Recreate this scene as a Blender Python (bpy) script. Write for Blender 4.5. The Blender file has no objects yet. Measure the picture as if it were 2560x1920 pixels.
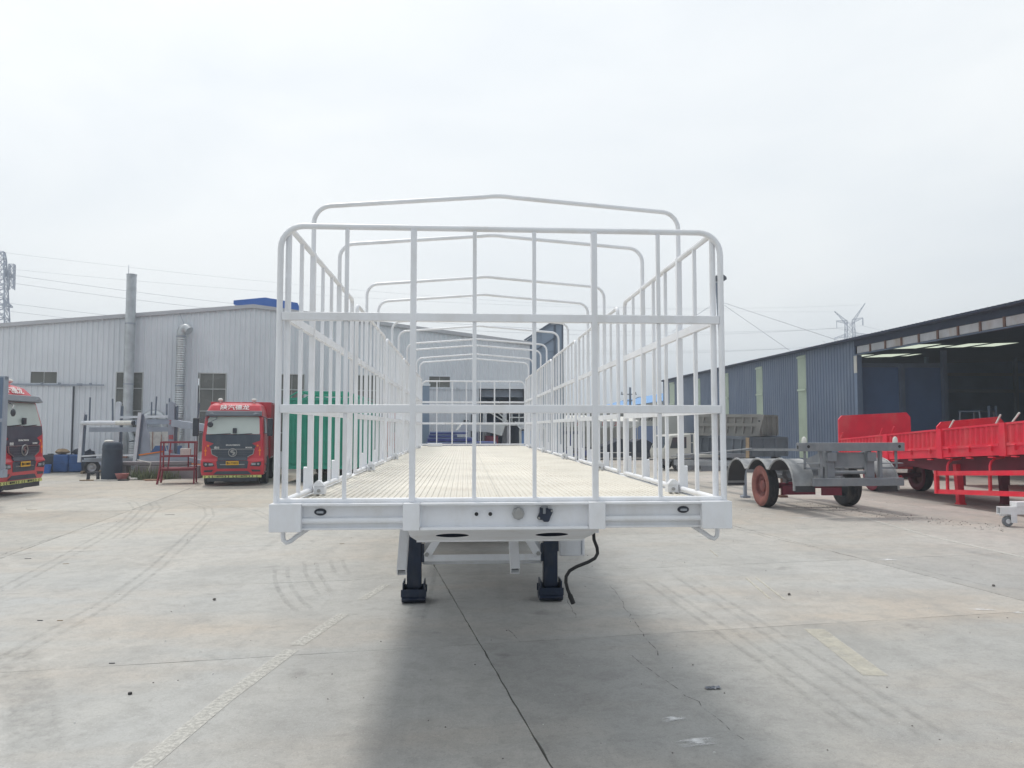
import bpy, bmesh, math, random
from mathutils import Vector, Matrix

random.seed(7)
R = math.radians
scene = bpy.context.scene
col = scene.collection

# ------------------------------------------------------------------ camera
CAM_H = 2.0
cam_d = bpy.data.cameras.new('camera')
cam = bpy.data.objects.new('camera', cam_d)
col.objects.link(cam)
cam.location = (0, 0, CAM_H)
cam.rotation_euler = (R(90 + 3.334), 0, R(-3.644))
cam_d.sensor_width = 36.0
cam_d.lens = 26.4375
cam_d.clip_start = 0.05
cam_d.clip_end = 3000
scene.camera = cam

# ------------------------------------------------------------------ world / sun / exposure
SUN_DIR = Vector((-0.27, 0.50, 1.0)).normalized()      # towards the sun
sun_el = math.asin(SUN_DIR.z)
sun_az = math.atan2(SUN_DIR.x, SUN_DIR.y)
world = bpy.data.worlds.new('World')
scene.world = world
world.use_nodes = True
nt = world.node_tree
nt.nodes.clear()
N = nt.nodes.new
out = N('ShaderNodeOutputWorld')
bg = N('ShaderNodeBackground')
bg.inputs['Strength'].default_value = 0.1
sky = N('ShaderNodeTexSky')
sky.sky_type = 'NISHITA'
sky.sun_disc = False
sky.sun_elevation = sun_el
sky.sun_rotation = sun_az
sky.dust_density = 4.0
sky.air_density = 1.2
tc = N('ShaderNodeTexCoord')
# overcast veil: a thin bright cloud sheet, brighter round the veiled sun
mp = N('ShaderNodeMapping')
mp.inputs['Scale'].default_value = (1.0, 1.0, 2.6)
noi = N('ShaderNodeTexNoise')
noi.inputs['Scale'].default_value = 1.9
noi.inputs['Detail'].default_value = 7
noi.inputs['Roughness'].default_value = 0.52
noi.inputs['Distortion'].default_value = 0.35
ramp = N('ShaderNodeValToRGB')
ramp.color_ramp.elements[0].position = 0.34
ramp.color_ramp.elements[0].color = (5.15, 5.40, 5.57, 1)
ramp.color_ramp.elements[1].position = 0.64
ramp.color_ramp.elements[1].color = (5.92, 6.05, 6.04, 1)
dot = N('ShaderNodeVectorMath'); dot.operation = 'DOT_PRODUCT'
dot.inputs[1].default_value = SUN_DIR
glow = N('ShaderNodeFloatCurve')          # the veil is brightest round the sun and dull on the far side of the sky
half = N('ShaderNodeMapRange'); half.inputs['From Min'].default_value = -1.0; half.inputs['From Max'].default_value = 1.0
cv = glow.mapping.curves[0]
cv.points[0].location = (0.0, 0.24); cv.points[1].location = (1.0, 0.74)
for x_, y_ in ((0.30, 0.27), (0.46, 0.40), (0.58, 0.60), (0.70, 0.665), (0.88, 0.695)): cv.points.new(x_, y_)
glow.mapping.update()
gain = N('ShaderNodeMath'); gain.operation = 'MULTIPLY'; gain.inputs[1].default_value = 1.30
mul = N('ShaderNodeVectorMath'); mul.operation = 'SCALE'
mix = N('ShaderNodeMix'); mix.data_type = 'RGBA'
thick = N('ShaderNodeMapRange'); thick.inputs['From Min'].default_value = 0.26; thick.inputs['From Max'].default_value = 0.62
thick.inputs['To Min'].default_value = 0.42; thick.inputs['To Max'].default_value = 0.93
L = nt.links.new
L(tc.outputs['Generated'], mp.inputs['Vector'])
L(mp.outputs['Vector'], noi.inputs['Vector'])
L(noi.outputs['Fac'], ramp.inputs['Fac'])
L(tc.outputs['Generated'], dot.inputs[0])
L(dot.outputs['Value'], half.inputs['Value']); L(half.outputs['Result'], glow.inputs['Value']); L(glow.outputs[0], gain.inputs[0]); L(glow.outputs[0], thick.inputs['Value']); L(thick.outputs['Result'], mix.inputs['Factor'])
L(ramp.outputs['Color'], mul.inputs[0])
L(gain.outputs[0], mul.inputs['Scale'])
L(sky.outputs['Color'], mix.inputs['A'])
L(mul.outputs['Vector'], mix.inputs['B'])
L(mix.outputs['Result'], bg.inputs['Color'])
L(bg.outputs['Background'], out.inputs['Surface'])

sun_d = bpy.data.lights.new('sun', 'SUN')
sun_d.energy = 1.0
sun_d.angle = R(10.5)
sun_d.color = (1.0, 0.95, 0.87)
sun = bpy.data.objects.new('sun', sun_d)
col.objects.link(sun)
sun.rotation_euler = (-SUN_DIR).to_track_quat('-Z', 'Y').to_euler()
sun.location = (-20, 10, 60)

scene.view_settings.view_transform = 'Standard'
scene.view_settings.look = 'None'
scene.view_settings.exposure = 1.0
scene.view_settings.gamma = 1.0
scene.view_settings.use_curve_mapping = False
scene.cycles.use_denoising = True
scene.cycles.max_bounces = 8
scene.cycles.diffuse_bounces = 4
scene.cycles.transparent_max_bounces = 12

# ------------------------------------------------------------------ materials
def lin(c):
    c /= 255.0
    return c / 12.92 if c <= 0.04045 else ((c + 0.055) / 1.055) ** 2.4

def rgb(r, g, b): return (lin(r), lin(g), lin(b), 1)

MATS = {}
def mat(name, c, rough=0.5, metal=0.0, var=0.12, scale=3.0, bump=0.0, bscale=40.0, dirt=None, dirt_amt=0.0, dirt_scale=1.5, coat=0.0, spec=0.5):
    """painted or raw surface: base colour broken up by two noises, optional dirt of its own colour"""
    m = bpy.data.materials.new(name); m.use_nodes = True
    t = m.node_tree; b = t.nodes['Principled BSDF']
    n = t.nodes.new; l = t.links.new
    b.inputs['Metallic'].default_value = metal
    b.inputs['Coat Weight'].default_value = coat
    b.inputs['Specular IOR Level'].default_value = spec
    geo = n('ShaderNodeNewGeometry')
    n1 = n('ShaderNodeTexNoise'); n1.inputs['Scale'].default_value = scale; n1.inputs['Detail'].default_value = 6
    l(geo.outputs['Position'], n1.inputs['Vector'])
    mr = n('ShaderNodeMapRange')
    mr.inputs['From Min'].default_value = 0.3; mr.inputs['From Max'].default_value = 0.7
    mr.inputs['To Min'].default_value = 1 - var; mr.inputs['To Max'].default_value = 1 + var * 0.6
    l(n1.outputs['Fac'], mr.inputs['Value'])
    sc = n('ShaderNodeVectorMath'); sc.operation = 'SCALE'
    sc.inputs[0].default_value = c[:3]
    l(mr.outputs['Result'], sc.inputs['Scale'])
    cur = sc.outputs['Vector']
    if dirt:
        n2 = n('ShaderNodeTexNoise'); n2.inputs['Scale'].default_value = dirt_scale; n2.inputs['Detail'].default_value = 9
        n2.inputs['Roughness'].default_value = 0.65
        mp2 = n('ShaderNodeMapping'); mp2.inputs['Location'].default_value = (3.1, 7.7, 1.3); mp2.inputs['Scale'].default_value = (1, 1, 0.45)
        l(geo.outputs['Position'], mp2.inputs['Vector']); l(mp2.outputs['Vector'], n2.inputs['Vector'])
        r2 = n('ShaderNodeMapRange'); r2.inputs['From Min'].default_value = 0.48; r2.inputs['From Max'].default_value = 0.72
        r2.inputs['To Max'].default_value = dirt_amt
        l(n2.outputs['Fac'], r2.inputs['Value'])
        mx = n('ShaderNodeMix'); mx.data_type = 'RGBA'
        l(r2.outputs['Result'], mx.inputs['Factor']); l(cur, mx.inputs['A']); mx.inputs['B'].default_value = dirt
        cur = mx.outputs['Result']
    l(cur, b.inputs['Base Color'])
    rr = n('ShaderNodeMapRange')
    rr.inputs['To Min'].default_value = max(0.03, rough - 0.1); rr.inputs['To Max'].default_value = min(1, rough + 0.12)
    l(n1.outputs['Fac'], rr.inputs['Value']); l(rr.outputs['Result'], b.inputs['Roughness'])
    if bump:
        n3 = n('ShaderNodeTexNoise'); n3.inputs['Scale'].default_value = bscale; n3.inputs['Detail'].default_value = 5
        l(geo.outputs['Position'], n3.inputs['Vector'])
        bp = n('ShaderNodeBump'); bp.inputs['Strength'].default_value = bump; bp.inputs['Distance'].default_value = 0.02
        l(n3.outputs['Fac'], bp.inputs['Height']); l(bp.outputs['Normal'], b.inputs['Normal'])
    MATS[name] = m
    return m

WHITE = mat('trailer_white_paint', (0.80, 0.815, 0.85, 1), 0.38, var=0.05, scale=2.2, dirt=(0.53, 0.50, 0.45, 1), dirt_amt=0.36, dirt_scale=4.5, bump=0.05, bscale=25)
DECK = mat('deck_cream_paint', (0.68, 0.65, 0.58, 1), 0.55, var=0.08, scale=1.3, dirt=(0.47, 0.42, 0.345, 1), dirt_amt=0.5, dirt_scale=2.6, bump=0.08, bscale=30)
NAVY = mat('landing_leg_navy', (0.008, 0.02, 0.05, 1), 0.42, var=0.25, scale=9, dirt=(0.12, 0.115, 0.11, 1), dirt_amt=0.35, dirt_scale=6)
BLACK = mat('black_rubber', (0.018, 0.019, 0.022, 1), 0.65, var=0.3, scale=12, dirt=(0.12, 0.115, 0.105, 1), dirt_amt=0.4, dirt_scale=5)
DARKPL = mat('dark_plastic', (0.03, 0.036, 0.05, 1), 0.45, var=0.2, scale=6, dirt=(0.13, 0.125, 0.115, 1), dirt_amt=0.3, dirt_scale=3)
CHROME = mat('bright_steel', (0.40, 0.405, 0.41, 1), 0.32, metal=0.85, var=0.1, scale=20)
GALV = mat('galvanised_duct', (0.55, 0.58, 0.60, 1), 0.42, metal=0.55, var=0.2, scale=3, dirt=(0.3, 0.31, 0.32, 1), dirt_amt=0.4, dirt_scale=2)
HOUSEW = mat('hall_white_cladding', (0.75, 0.785, 0.83, 1), 0.5, var=0.06, scale=0.45, dirt=(0.46, 0.49, 0.52, 1), dirt_amt=0.35, dirt_scale=0.35)
HOUSET = mat('hall_trim', (0.52, 0.53, 0.56, 1), 0.5, var=0.08, scale=0.6)
WINFR = mat('window_frame_pale', (0.55, 0.57, 0.56, 1), 0.5, var=0.1, scale=2)
GLASS = mat('dusty_window_glass', (0.175, 0.18, 0.168, 1), 0.25, var=0.2, scale=1.2, dirt=(0.22, 0.21, 0.18, 1), dirt_amt=0.4, dirt_scale=1.5)
BLUEROOF = mat('blue_sheet_roof', (0.03, 0.12, 0.42, 1), 0.45, var=0.12, scale=1.0, dirt=(0.12, 0.22, 0.42, 1), dirt_amt=0.3, dirt_scale=0.5)
PALEBLUEROOF = mat('faded_blue_sheet_roof', (0.07, 0.27, 0.60, 1), 0.5, var=0.1, scale=0.4)
SHED = mat('shed_slate_blue_cladding', (0.10, 0.137, 0.21, 1), 0.48, var=0.12, scale=0.4, dirt=(0.2, 0.24, 0.29, 1), dirt_amt=0.35, dirt_scale=0.5)
SHEDIN = mat('shed_inside_sheet', (0.09, 0.175, 0.37, 1), 0.7, var=0.2, scale=0.5)
SHEDSTEEL = mat('shed_steel', (0.13, 0.18, 0.27, 1), 0.6, var=0.2, scale=1)
SHEDTRIM = mat('shed_roof_edge', (0.02, 0.03, 0.065, 1), 0.75, var=0.15, scale=1)
FASCIA = mat('rusty_fascia_panel', (0.44, 0.45, 0.47, 1), 0.6, var=0.25, scale=1.2, dirt=(0.33, 0.22, 0.13, 1), dirt_amt=0.7, dirt_scale=0.9)
RUST = mat('rusty_post', (0.16, 0.085, 0.06, 1), 0.75, var=0.3, scale=4)
SKYL = mat('skylight_strip_green', (0.42, 0.50, 0.40, 1), 0.5, var=0.1, scale=1.2, dirt=(0.30, 0.35, 0.28, 1), dirt_amt=0.4, dirt_scale=1)
TRED = mat('truck_red_paint', (0.55, 0.026, 0.046, 1), 0.32, var=0.12, scale=2, dirt=(0.30, 0.12, 0.11, 1), dirt_amt=0.35, dirt_scale=1.3, coat=0.2)
BRED = mat('bright_red_paint', (0.80, 0.020, 0.055, 1), 0.42, var=0.12, scale=2, dirt=(0.66, 0.16, 0.15, 1), dirt_amt=0.5, dirt_scale=1.6)
DRED = mat('oxide_red_primer', (0.20, 0.025, 0.05, 1), 0.6, var=0.2, scale=2)
PRED = mat('platform_maroon_paint', (0.25, 0.03, 0.045, 1), 0.5, var=0.2, scale=3)
TYRE = mat('tyre_rubber', (0.022, 0.024, 0.03, 1), 0.75, var=0.25, scale=6, dirt=(0.16, 0.14, 0.12, 1), dirt_amt=0.5, dirt_scale=4, bump=0.2, bscale=30)
REDTYRE = mat('tyre_wall_red_dust', (0.23, 0.085, 0.07, 1), 0.8, var=0.3, scale=6, dirt=(0.30, 0.10, 0.085, 1), dirt_amt=0.8, dirt_scale=3)
RIMRED = mat('primer_red_rim', (0.20, 0.06, 0.055, 1), 0.7, var=0.3, scale=6)
RIMW = mat('silver_rim', (0.5, 0.51, 0.53, 1), 0.4, metal=0.5, var=0.2, scale=6)
WSCREEN = mat('windscreen_pale', (0.50, 0.56, 0.53, 1), 0.12, var=0.08, scale=1.2, coat=0.5)
CABGL = mat('side_glass', (0.06, 0.075, 0.085, 1), 0.1, var=0.1, scale=2, coat=0.5)
GRILLE = mat('grille_dark', (0.045, 0.06, 0.085, 1), 0.35, var=0.15, scale=3, dirt=(0.15, 0.16, 0.17, 1), dirt_amt=0.3, dirt_scale=2)
VISOR = mat('visor_grey', (0.085, 0.10, 0.125, 1), 0.35, var=0.15, scale=3)
LENS = mat('lamp_lens', (0.35, 0.38, 0.42, 1), 0.15, var=0.2, scale=9, coat=0.6)
YELLOWP = mat('plate_yellow', (0.75, 0.42, 0.03, 1), 0.45, var=0.05, scale=6)
REFL = mat('reflective_lime', (0.62, 0.66, 0.22, 1), 0.4, var=0.12, scale=8)
ORANGE = mat('orange_decal', (0.80, 0.22, 0.02, 1), 0.5, var=0.08, scale=8)
TXTW = mat('lettering_white', (0.82, 0.82, 0.80, 1), 0.5, var=0.05, scale=8)
TXTK = mat('lettering_black', (0.02, 0.02, 0.02, 1), 0.5, var=0.05, scale=8)
TXTR = mat('lettering_red', (0.55, 0.05, 0.05, 1), 0.5, var=0.1, scale=8)
PRIMER = mat('grey_primer_steel', (0.20, 0.215, 0.24, 1), 0.55, var=0.2, scale=3, dirt=(0.36, 0.36, 0.35, 1), dirt_amt=0.4, dirt_scale=2)
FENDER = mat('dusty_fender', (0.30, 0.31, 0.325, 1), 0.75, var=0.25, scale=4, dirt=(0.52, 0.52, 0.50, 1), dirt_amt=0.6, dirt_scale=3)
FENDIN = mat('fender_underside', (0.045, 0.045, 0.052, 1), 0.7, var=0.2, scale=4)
DUMP = mat('dump_body_grey', (0.27, 0.265, 0.25, 1), 0.65, var=0.2, scale=1.5, dirt=(0.26, 0.24, 0.21, 1), dirt_amt=0.6, dirt_scale=1.2)
DUMPDK = mat('dump_body_slate', (0.13, 0.15, 0.18, 1), 0.6, var=0.2, scale=1.5)
SILVER = mat('carrier_silver_paint', (0.66, 0.69, 0.74, 1), 0.38, metal=0.1, var=0.12, scale=2)
CARGREY = mat('carrier_grey_paint', (0.33, 0.37, 0.44, 1), 0.5, metal=0.1, var=0.15, scale=2)
BARREL = mat('faded_black_plastic', (0.035, 0.055, 0.085, 1), 0.55, var=0.12, scale=3, dirt=(0.08, 0.09, 0.11, 1), dirt_amt=0.4, dirt_scale=1.5)
GREEN = mat('container_green_paint', (0.015, 0.32, 0.215, 1), 0.45, var=0.12, scale=1.5, dirt=(0.08, 0.28, 0.22, 1), dirt_amt=0.3, dirt_scale=1.2)
BLUEP = mat('drum_blue', (0.03, 0.095, 0.27, 1), 0.5, var=0.2, scale=3)
DKBLUE = mat('frame_violet_blue', (0.035, 0.05, 0.24, 1), 0.5, var=0.2, scale=2, dirt=(0.15, 0.17, 0.33, 1), dirt_amt=0.4, dirt_scale=1.5)
PINK = mat('basin_pink', (0.42, 0.16, 0.15, 1), 0.5, var=0.1, scale=5)
WOOD = mat('weathered_wood', (0.34, 0.25, 0.16, 1), 0.8, var=0.3, scale=5)
CONCB = mat('old_concrete_block', (0.26, 0.245, 0.26, 1), 0.85, var=0.2, scale=2, bump=0.3)
CLOTH = mat('pale_cloth', (0.70, 0.70, 0.66, 1), 0.9, var=0.15, scale=8)
BRICKC = mat('brown_box', (0.36, 0.20, 0.15, 1), 0.8, var=0.2, scale=5)
LEAF = mat('weed_green', (0.17, 0.20, 0.105, 1), 0.7, var=0.4, scale=6)
BEIGE = mat('beige_wall', (0.52, 0.52, 0.485, 1), 0.7, var=0.08, scale=0.4, dirt=(0.40, 0.40, 0.38, 1), dirt_amt=0.4, dirt_scale=0.5)
SHUT = mat('shutter_blue', (0.20, 0.27, 0.46, 1), 0.5, var=0.1, scale=1)
TARP = mat('black_mesh_tarp', (0.018, 0.024, 0.042, 1), 0.8, var=0.3, scale=2, bump=0.4, bscale=8)
PYLON = mat('pylon_steel', (0.27, 0.31, 0.40, 1), 0.5, var=0.1, scale=0.2)
CABLE = mat('cable_grey', (0.40, 0.42, 0.46, 1), 0.6, var=0.05)
POLEC = mat('pole_slate', (0.12, 0.15, 0.20, 1), 0.5, var=0.15, scale=1)
ANNEX = mat('annex_blue_grey', (0.26, 0.325, 0.42, 1), 0.5, var=0.1, scale=0.8)
TILE = mat('slatted_roof_white', (0.62, 0.64, 0.66, 1), 0.5, var=0.1, scale=2)
STONE = mat('loose_stone', (0.15, 0.14, 0.13, 1), 0.9, var=0.4, scale=20)
CHIP = mat('pale_chip', (0.62, 0.62, 0.60, 1), 0.8, var=0.2, scale=20)
INNERV = mat('opening_inside', (0.18, 0.32, 0.60, 1), 0.7, var=0.15, scale=0.5)

def concrete_material():
    m = bpy.data.materials.new('yard_concrete'); m.use_nodes = True
    t = m.node_tree; b = t.nodes['Principled BSDF']; n = t.nodes.new; l = t.links.new
    geo = n('ShaderNodeNewGeometry'); P = geo.outputs['Position']
    def noise(scale, detail=8, rough=0.6, loc=(0, 0, 0), sc=(1, 1, 1), rot=0.0, dist=0.0):
        mp = n('ShaderNodeMapping'); mp.inputs['Location'].default_value = loc; mp.inputs['Scale'].default_value = sc; mp.inputs['Rotation'].default_value = (0, 0, rot)
        l(P, mp.inputs['Vector'])
        k = n('ShaderNodeTexNoise'); k.inputs['Scale'].default_value = scale; k.inputs['Detail'].default_value = detail
        k.inputs['Roughness'].default_value = rough; k.inputs['Distortion'].default_value = dist
        l(mp.outputs['Vector'], k.inputs['Vector'])
        return k.outputs['Fac']
    def rng(x, a, bb, c=0.0, d=1.0):
        k = n('ShaderNodeMapRange'); k.inputs['From Min'].default_value = a; k.inputs['From Max'].default_value = bb
        k.inputs['To Min'].default_value = c; k.inputs['To Max'].default_value = d
        l(x, k.inputs['Value']); return k.outputs['Result']
    def mixc(f, a, bcol):
        k = n('ShaderNodeMix'); k.data_type = 'RGBA'
        if isinstance(f, float): k.inputs['Factor'].default_value = f
        else: l(f, k.inputs['Factor'])
        for s, v in (('A', a), ('B', bcol)):
            if isinstance(v, tuple): k.inputs[s].default_value = v
            else: l(v, k.inputs[s])
        return k.outputs['Result']
    def math_(op, a, bb):
        k = n('ShaderNodeMath'); k.operation = op; k.use_clamp = True
        for i, v in enumerate((a, bb)):
            if isinstance(v, float): k.inputs[i].default_value = v
            else: l(v, k.inputs[i])
        return k.outputs[0]
    grey = (0.402, 0.410, 0.408, 1); tan = (0.500, 0.466, 0.402, 1); pinkish = (0.480, 0.435, 0.405, 1)
    sep = n('ShaderNodeSeparateXYZ'); l(P, sep.inputs[0])
    base = mixc(rng(noise(0.16, 6), 0.38, 0.62), grey, (0.435, 0.432, 0.412, 1))
    # dust is thicker in the far and left yard, pinkish near the red workshop side
    far = rng(sep.outputs['Y'], 9.0, 24.0)
    base = mixc(math_('MULTIPLY', far, rng(noise(0.22, 7, loc=(9, 4, 0)), 0.18, 0.52)), base, tan)
    right = math_('MULTIPLY', rng(sep.outputs['X'], 4.0, 11.0), rng(sep.outputs['Y'], 6.0, 14.0))
    base = mixc(math_('MULTIPLY', right, rng(noise(0.3, 7, loc=(2, 14, 0)), 0.30, 0.6)), base, pinkish)
    # rust-brown wash on the left
    wash = math_('MULTIPLY', rng(noise(0.35, 7, loc=(31, 7, 0), sc=(0.5, 1.4, 1)), 0.48, 0.68), 0.55)
    base = mixc(wash, base, (0.47, 0.385, 0.30, 1))
    # sweeping, driving streaks along the lane
    streak = rng(noise(1.6, 6, 0.62, loc=(5, 3, 0), sc=(1.0, 0.10, 1), rot=R(9), dist=0.4), 0.46, 0.74)
    base = mixc(math_('MULTIPLY', streak, 0.30), base, (0.47, 0.455, 0.42, 1))
    streak2 = rng(noise(2.3, 6, 0.6, loc=(15, 3, 0), sc=(1.0, 0.08, 1), rot=R(-34), dist=0.5), 0.54, 0.74)
    base = mixc(math_('MULTIPLY', streak2, 0.34), base, (0.25, 0.25, 0.24, 1))
    # blotches, fine mottling, grit
    base = mixc(math_('MULTIPLY', rng(noise(0.9, 9, 0.66, loc=(1, 2, 3)), 0.48, 0.70), 0.50), base, (0.285, 0.285, 0.28, 1))
    base = mixc(math_('MULTIPLY', rng(noise(1.9, 5, 0.55, loc=(12, 5, 1), dist=0.3), 0.66, 0.74), 0.45), base, (0.17, 0.165, 0.16, 1))
    base = mixc(math_('MULTIPLY', rng(noise(0.55, 8, 0.62, loc=(21, 2, 7), dist=0.8), 0.55, 0.68), 0.40), base, (0.54, 0.53, 0.505, 1))
    base = mixc(math_('MULTIPLY', rng(noise(5.0, 9, 0.72, loc=(4, 8, 3), dist=0.6), 0.46, 0.72), 0.55), base, (0.26, 0.255, 0.245, 1))
    base = mixc(math_('MULTIPLY', rng(noise(22.0, 8, 0.78), 0.50, 0.70), 0.50), base, (0.24, 0.235, 0.225, 1))
    base = mixc(math_('MULTIPLY', rng(noise(13.0, 8, 0.8, loc=(3, 3, 1)), 0.58, 0.74), 0.62), base, (0.55, 0.54, 0.51, 1))
    # sparse scuffs of pale scratches
    scr = math_('MULTIPLY', rng(noise(9.0, 3, 0.5, loc=(8, 1, 0), sc=(0.25, 2.2, 1), rot=R(22), dist=1.5), 0.68, 0.73), rng(noise(0.6, 4, loc=(6, 6, 0)), 0.52, 0.64))
    base = mixc(math_('MULTIPLY', scr, 0.5), base, (0.58, 0.57, 0.54, 1))
    # grit that shows only near by, and each slab poured a little differently
    base = mixc(math_('MULTIPLY', rng(noise(75.0, 4, 0.8, loc=(7, 1, 2)), 0.52, 0.66), 0.42), base, (0.20, 0.20, 0.195, 1))
    base = mixc(math_('MULTIPLY', rng(noise(55.0, 4, 0.8, loc=(2, 9, 5)), 0.58, 0.68), 0.55), base, (0.62, 0.62, 0.60, 1))
    oi = n('ShaderNodeObjectInfo')
    sv = n('ShaderNodeVectorMath'); sv.operation = 'SCALE'; l(base, sv.inputs[0]); l(rng(oi.outputs['Random'], 0.0, 1.0, 0.90, 1.06), sv.inputs['Scale'])
    l(sv.outputs['Vector'], b.inputs['Base Color'])
    b.inputs['Roughness'].default_value = 0.78
    b.inputs['Specular IOR Level'].default_value = 0.35
    h = n('ShaderNodeMath'); h.operation = 'ADD'
    l(noise(60.0, 6, 0.7), h.inputs[0]); l(noise(6.0, 7, 0.6), h.inputs[1])
    bp = n('ShaderNodeBump'); bp.inputs['Strength'].default_value = 0.28; bp.inputs['Distance'].default_value = 0.012
    l(h.outputs[0], bp.inputs['Height']); l(bp.outputs['Normal'], b.inputs['Normal'])
    return m
CONC = concrete_material()

def decal(name, c, lo, hi, scale, amt=1.0, rough=0.8, stretch=(1, 1, 1), rot=0.0):
    """worn mark on the ground: the colour shows only where the noise leaves it"""
    m = bpy.data.materials.new(name); m.use_nodes = True
    t = m.node_tree; b = t.nodes['Principled BSDF']; n = t.nodes.new; l = t.links.new
    b.inputs['Base Color'].default_value = c; b.inputs['Roughness'].default_value = rough
    geo = n('ShaderNodeNewGeometry')
    mp = n('ShaderNodeMapping'); mp.inputs['Scale'].default_value = stretch; mp.inputs['Rotation'].default_value = (0, 0, rot)
    l(geo.outputs['Position'], mp.inputs['Vector'])
    k = n('ShaderNodeTexNoise'); k.inputs['Scale'].default_value = scale; k.inputs['Detail'].default_value = 9; k.inputs['Roughness'].default_value = 0.68
    l(mp.outputs['Vector'], k.inputs['Vector'])
    r = n('ShaderNodeMapRange'); r.inputs['From Min'].default_value = lo; r.inputs['From Max'].default_value = hi; r.inputs['To Max'].default_value = amt
    l(k.outputs['Fac'], r.inputs['Value'])
    uv = n('ShaderNodeAttribute'); uv.attribute_name = 'edge'
    mm = n('ShaderNodeMath'); mm.operation = 'MULTIPLY'; l(r.outputs['Result'], mm.inputs[0]); l(uv.outputs['Fac'], mm.inputs[1])
    l(mm.outputs[0], b.inputs['Alpha'])
    return m
MARKW = decal('worn_white_marking', (0.60, 0.595, 0.56, 1), 0.22, 0.62, 26.0, 0.85)
MARKY = decal('worn_yellow_marking', (0.60, 0.575, 0.49, 1), 0.15, 0.75, 5.0, 0.85)
SPLASH = decal('white_paint_splash', (0.78, 0.79, 0.80, 1), 0.40, 0.54, 11.0, 0.95, stretch=(0.6, 1.6, 1))
TYRESHADEM = decal('rubber_and_shade_mark', (0.20, 0.20, 0.195, 1), 0.36, 0.70, 5.5, 0.23)
CRACKM = decal('crack_dark', (0.12, 0.115, 0.105, 1), 0.42, 0.62, 9.0, 0.8)

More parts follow.
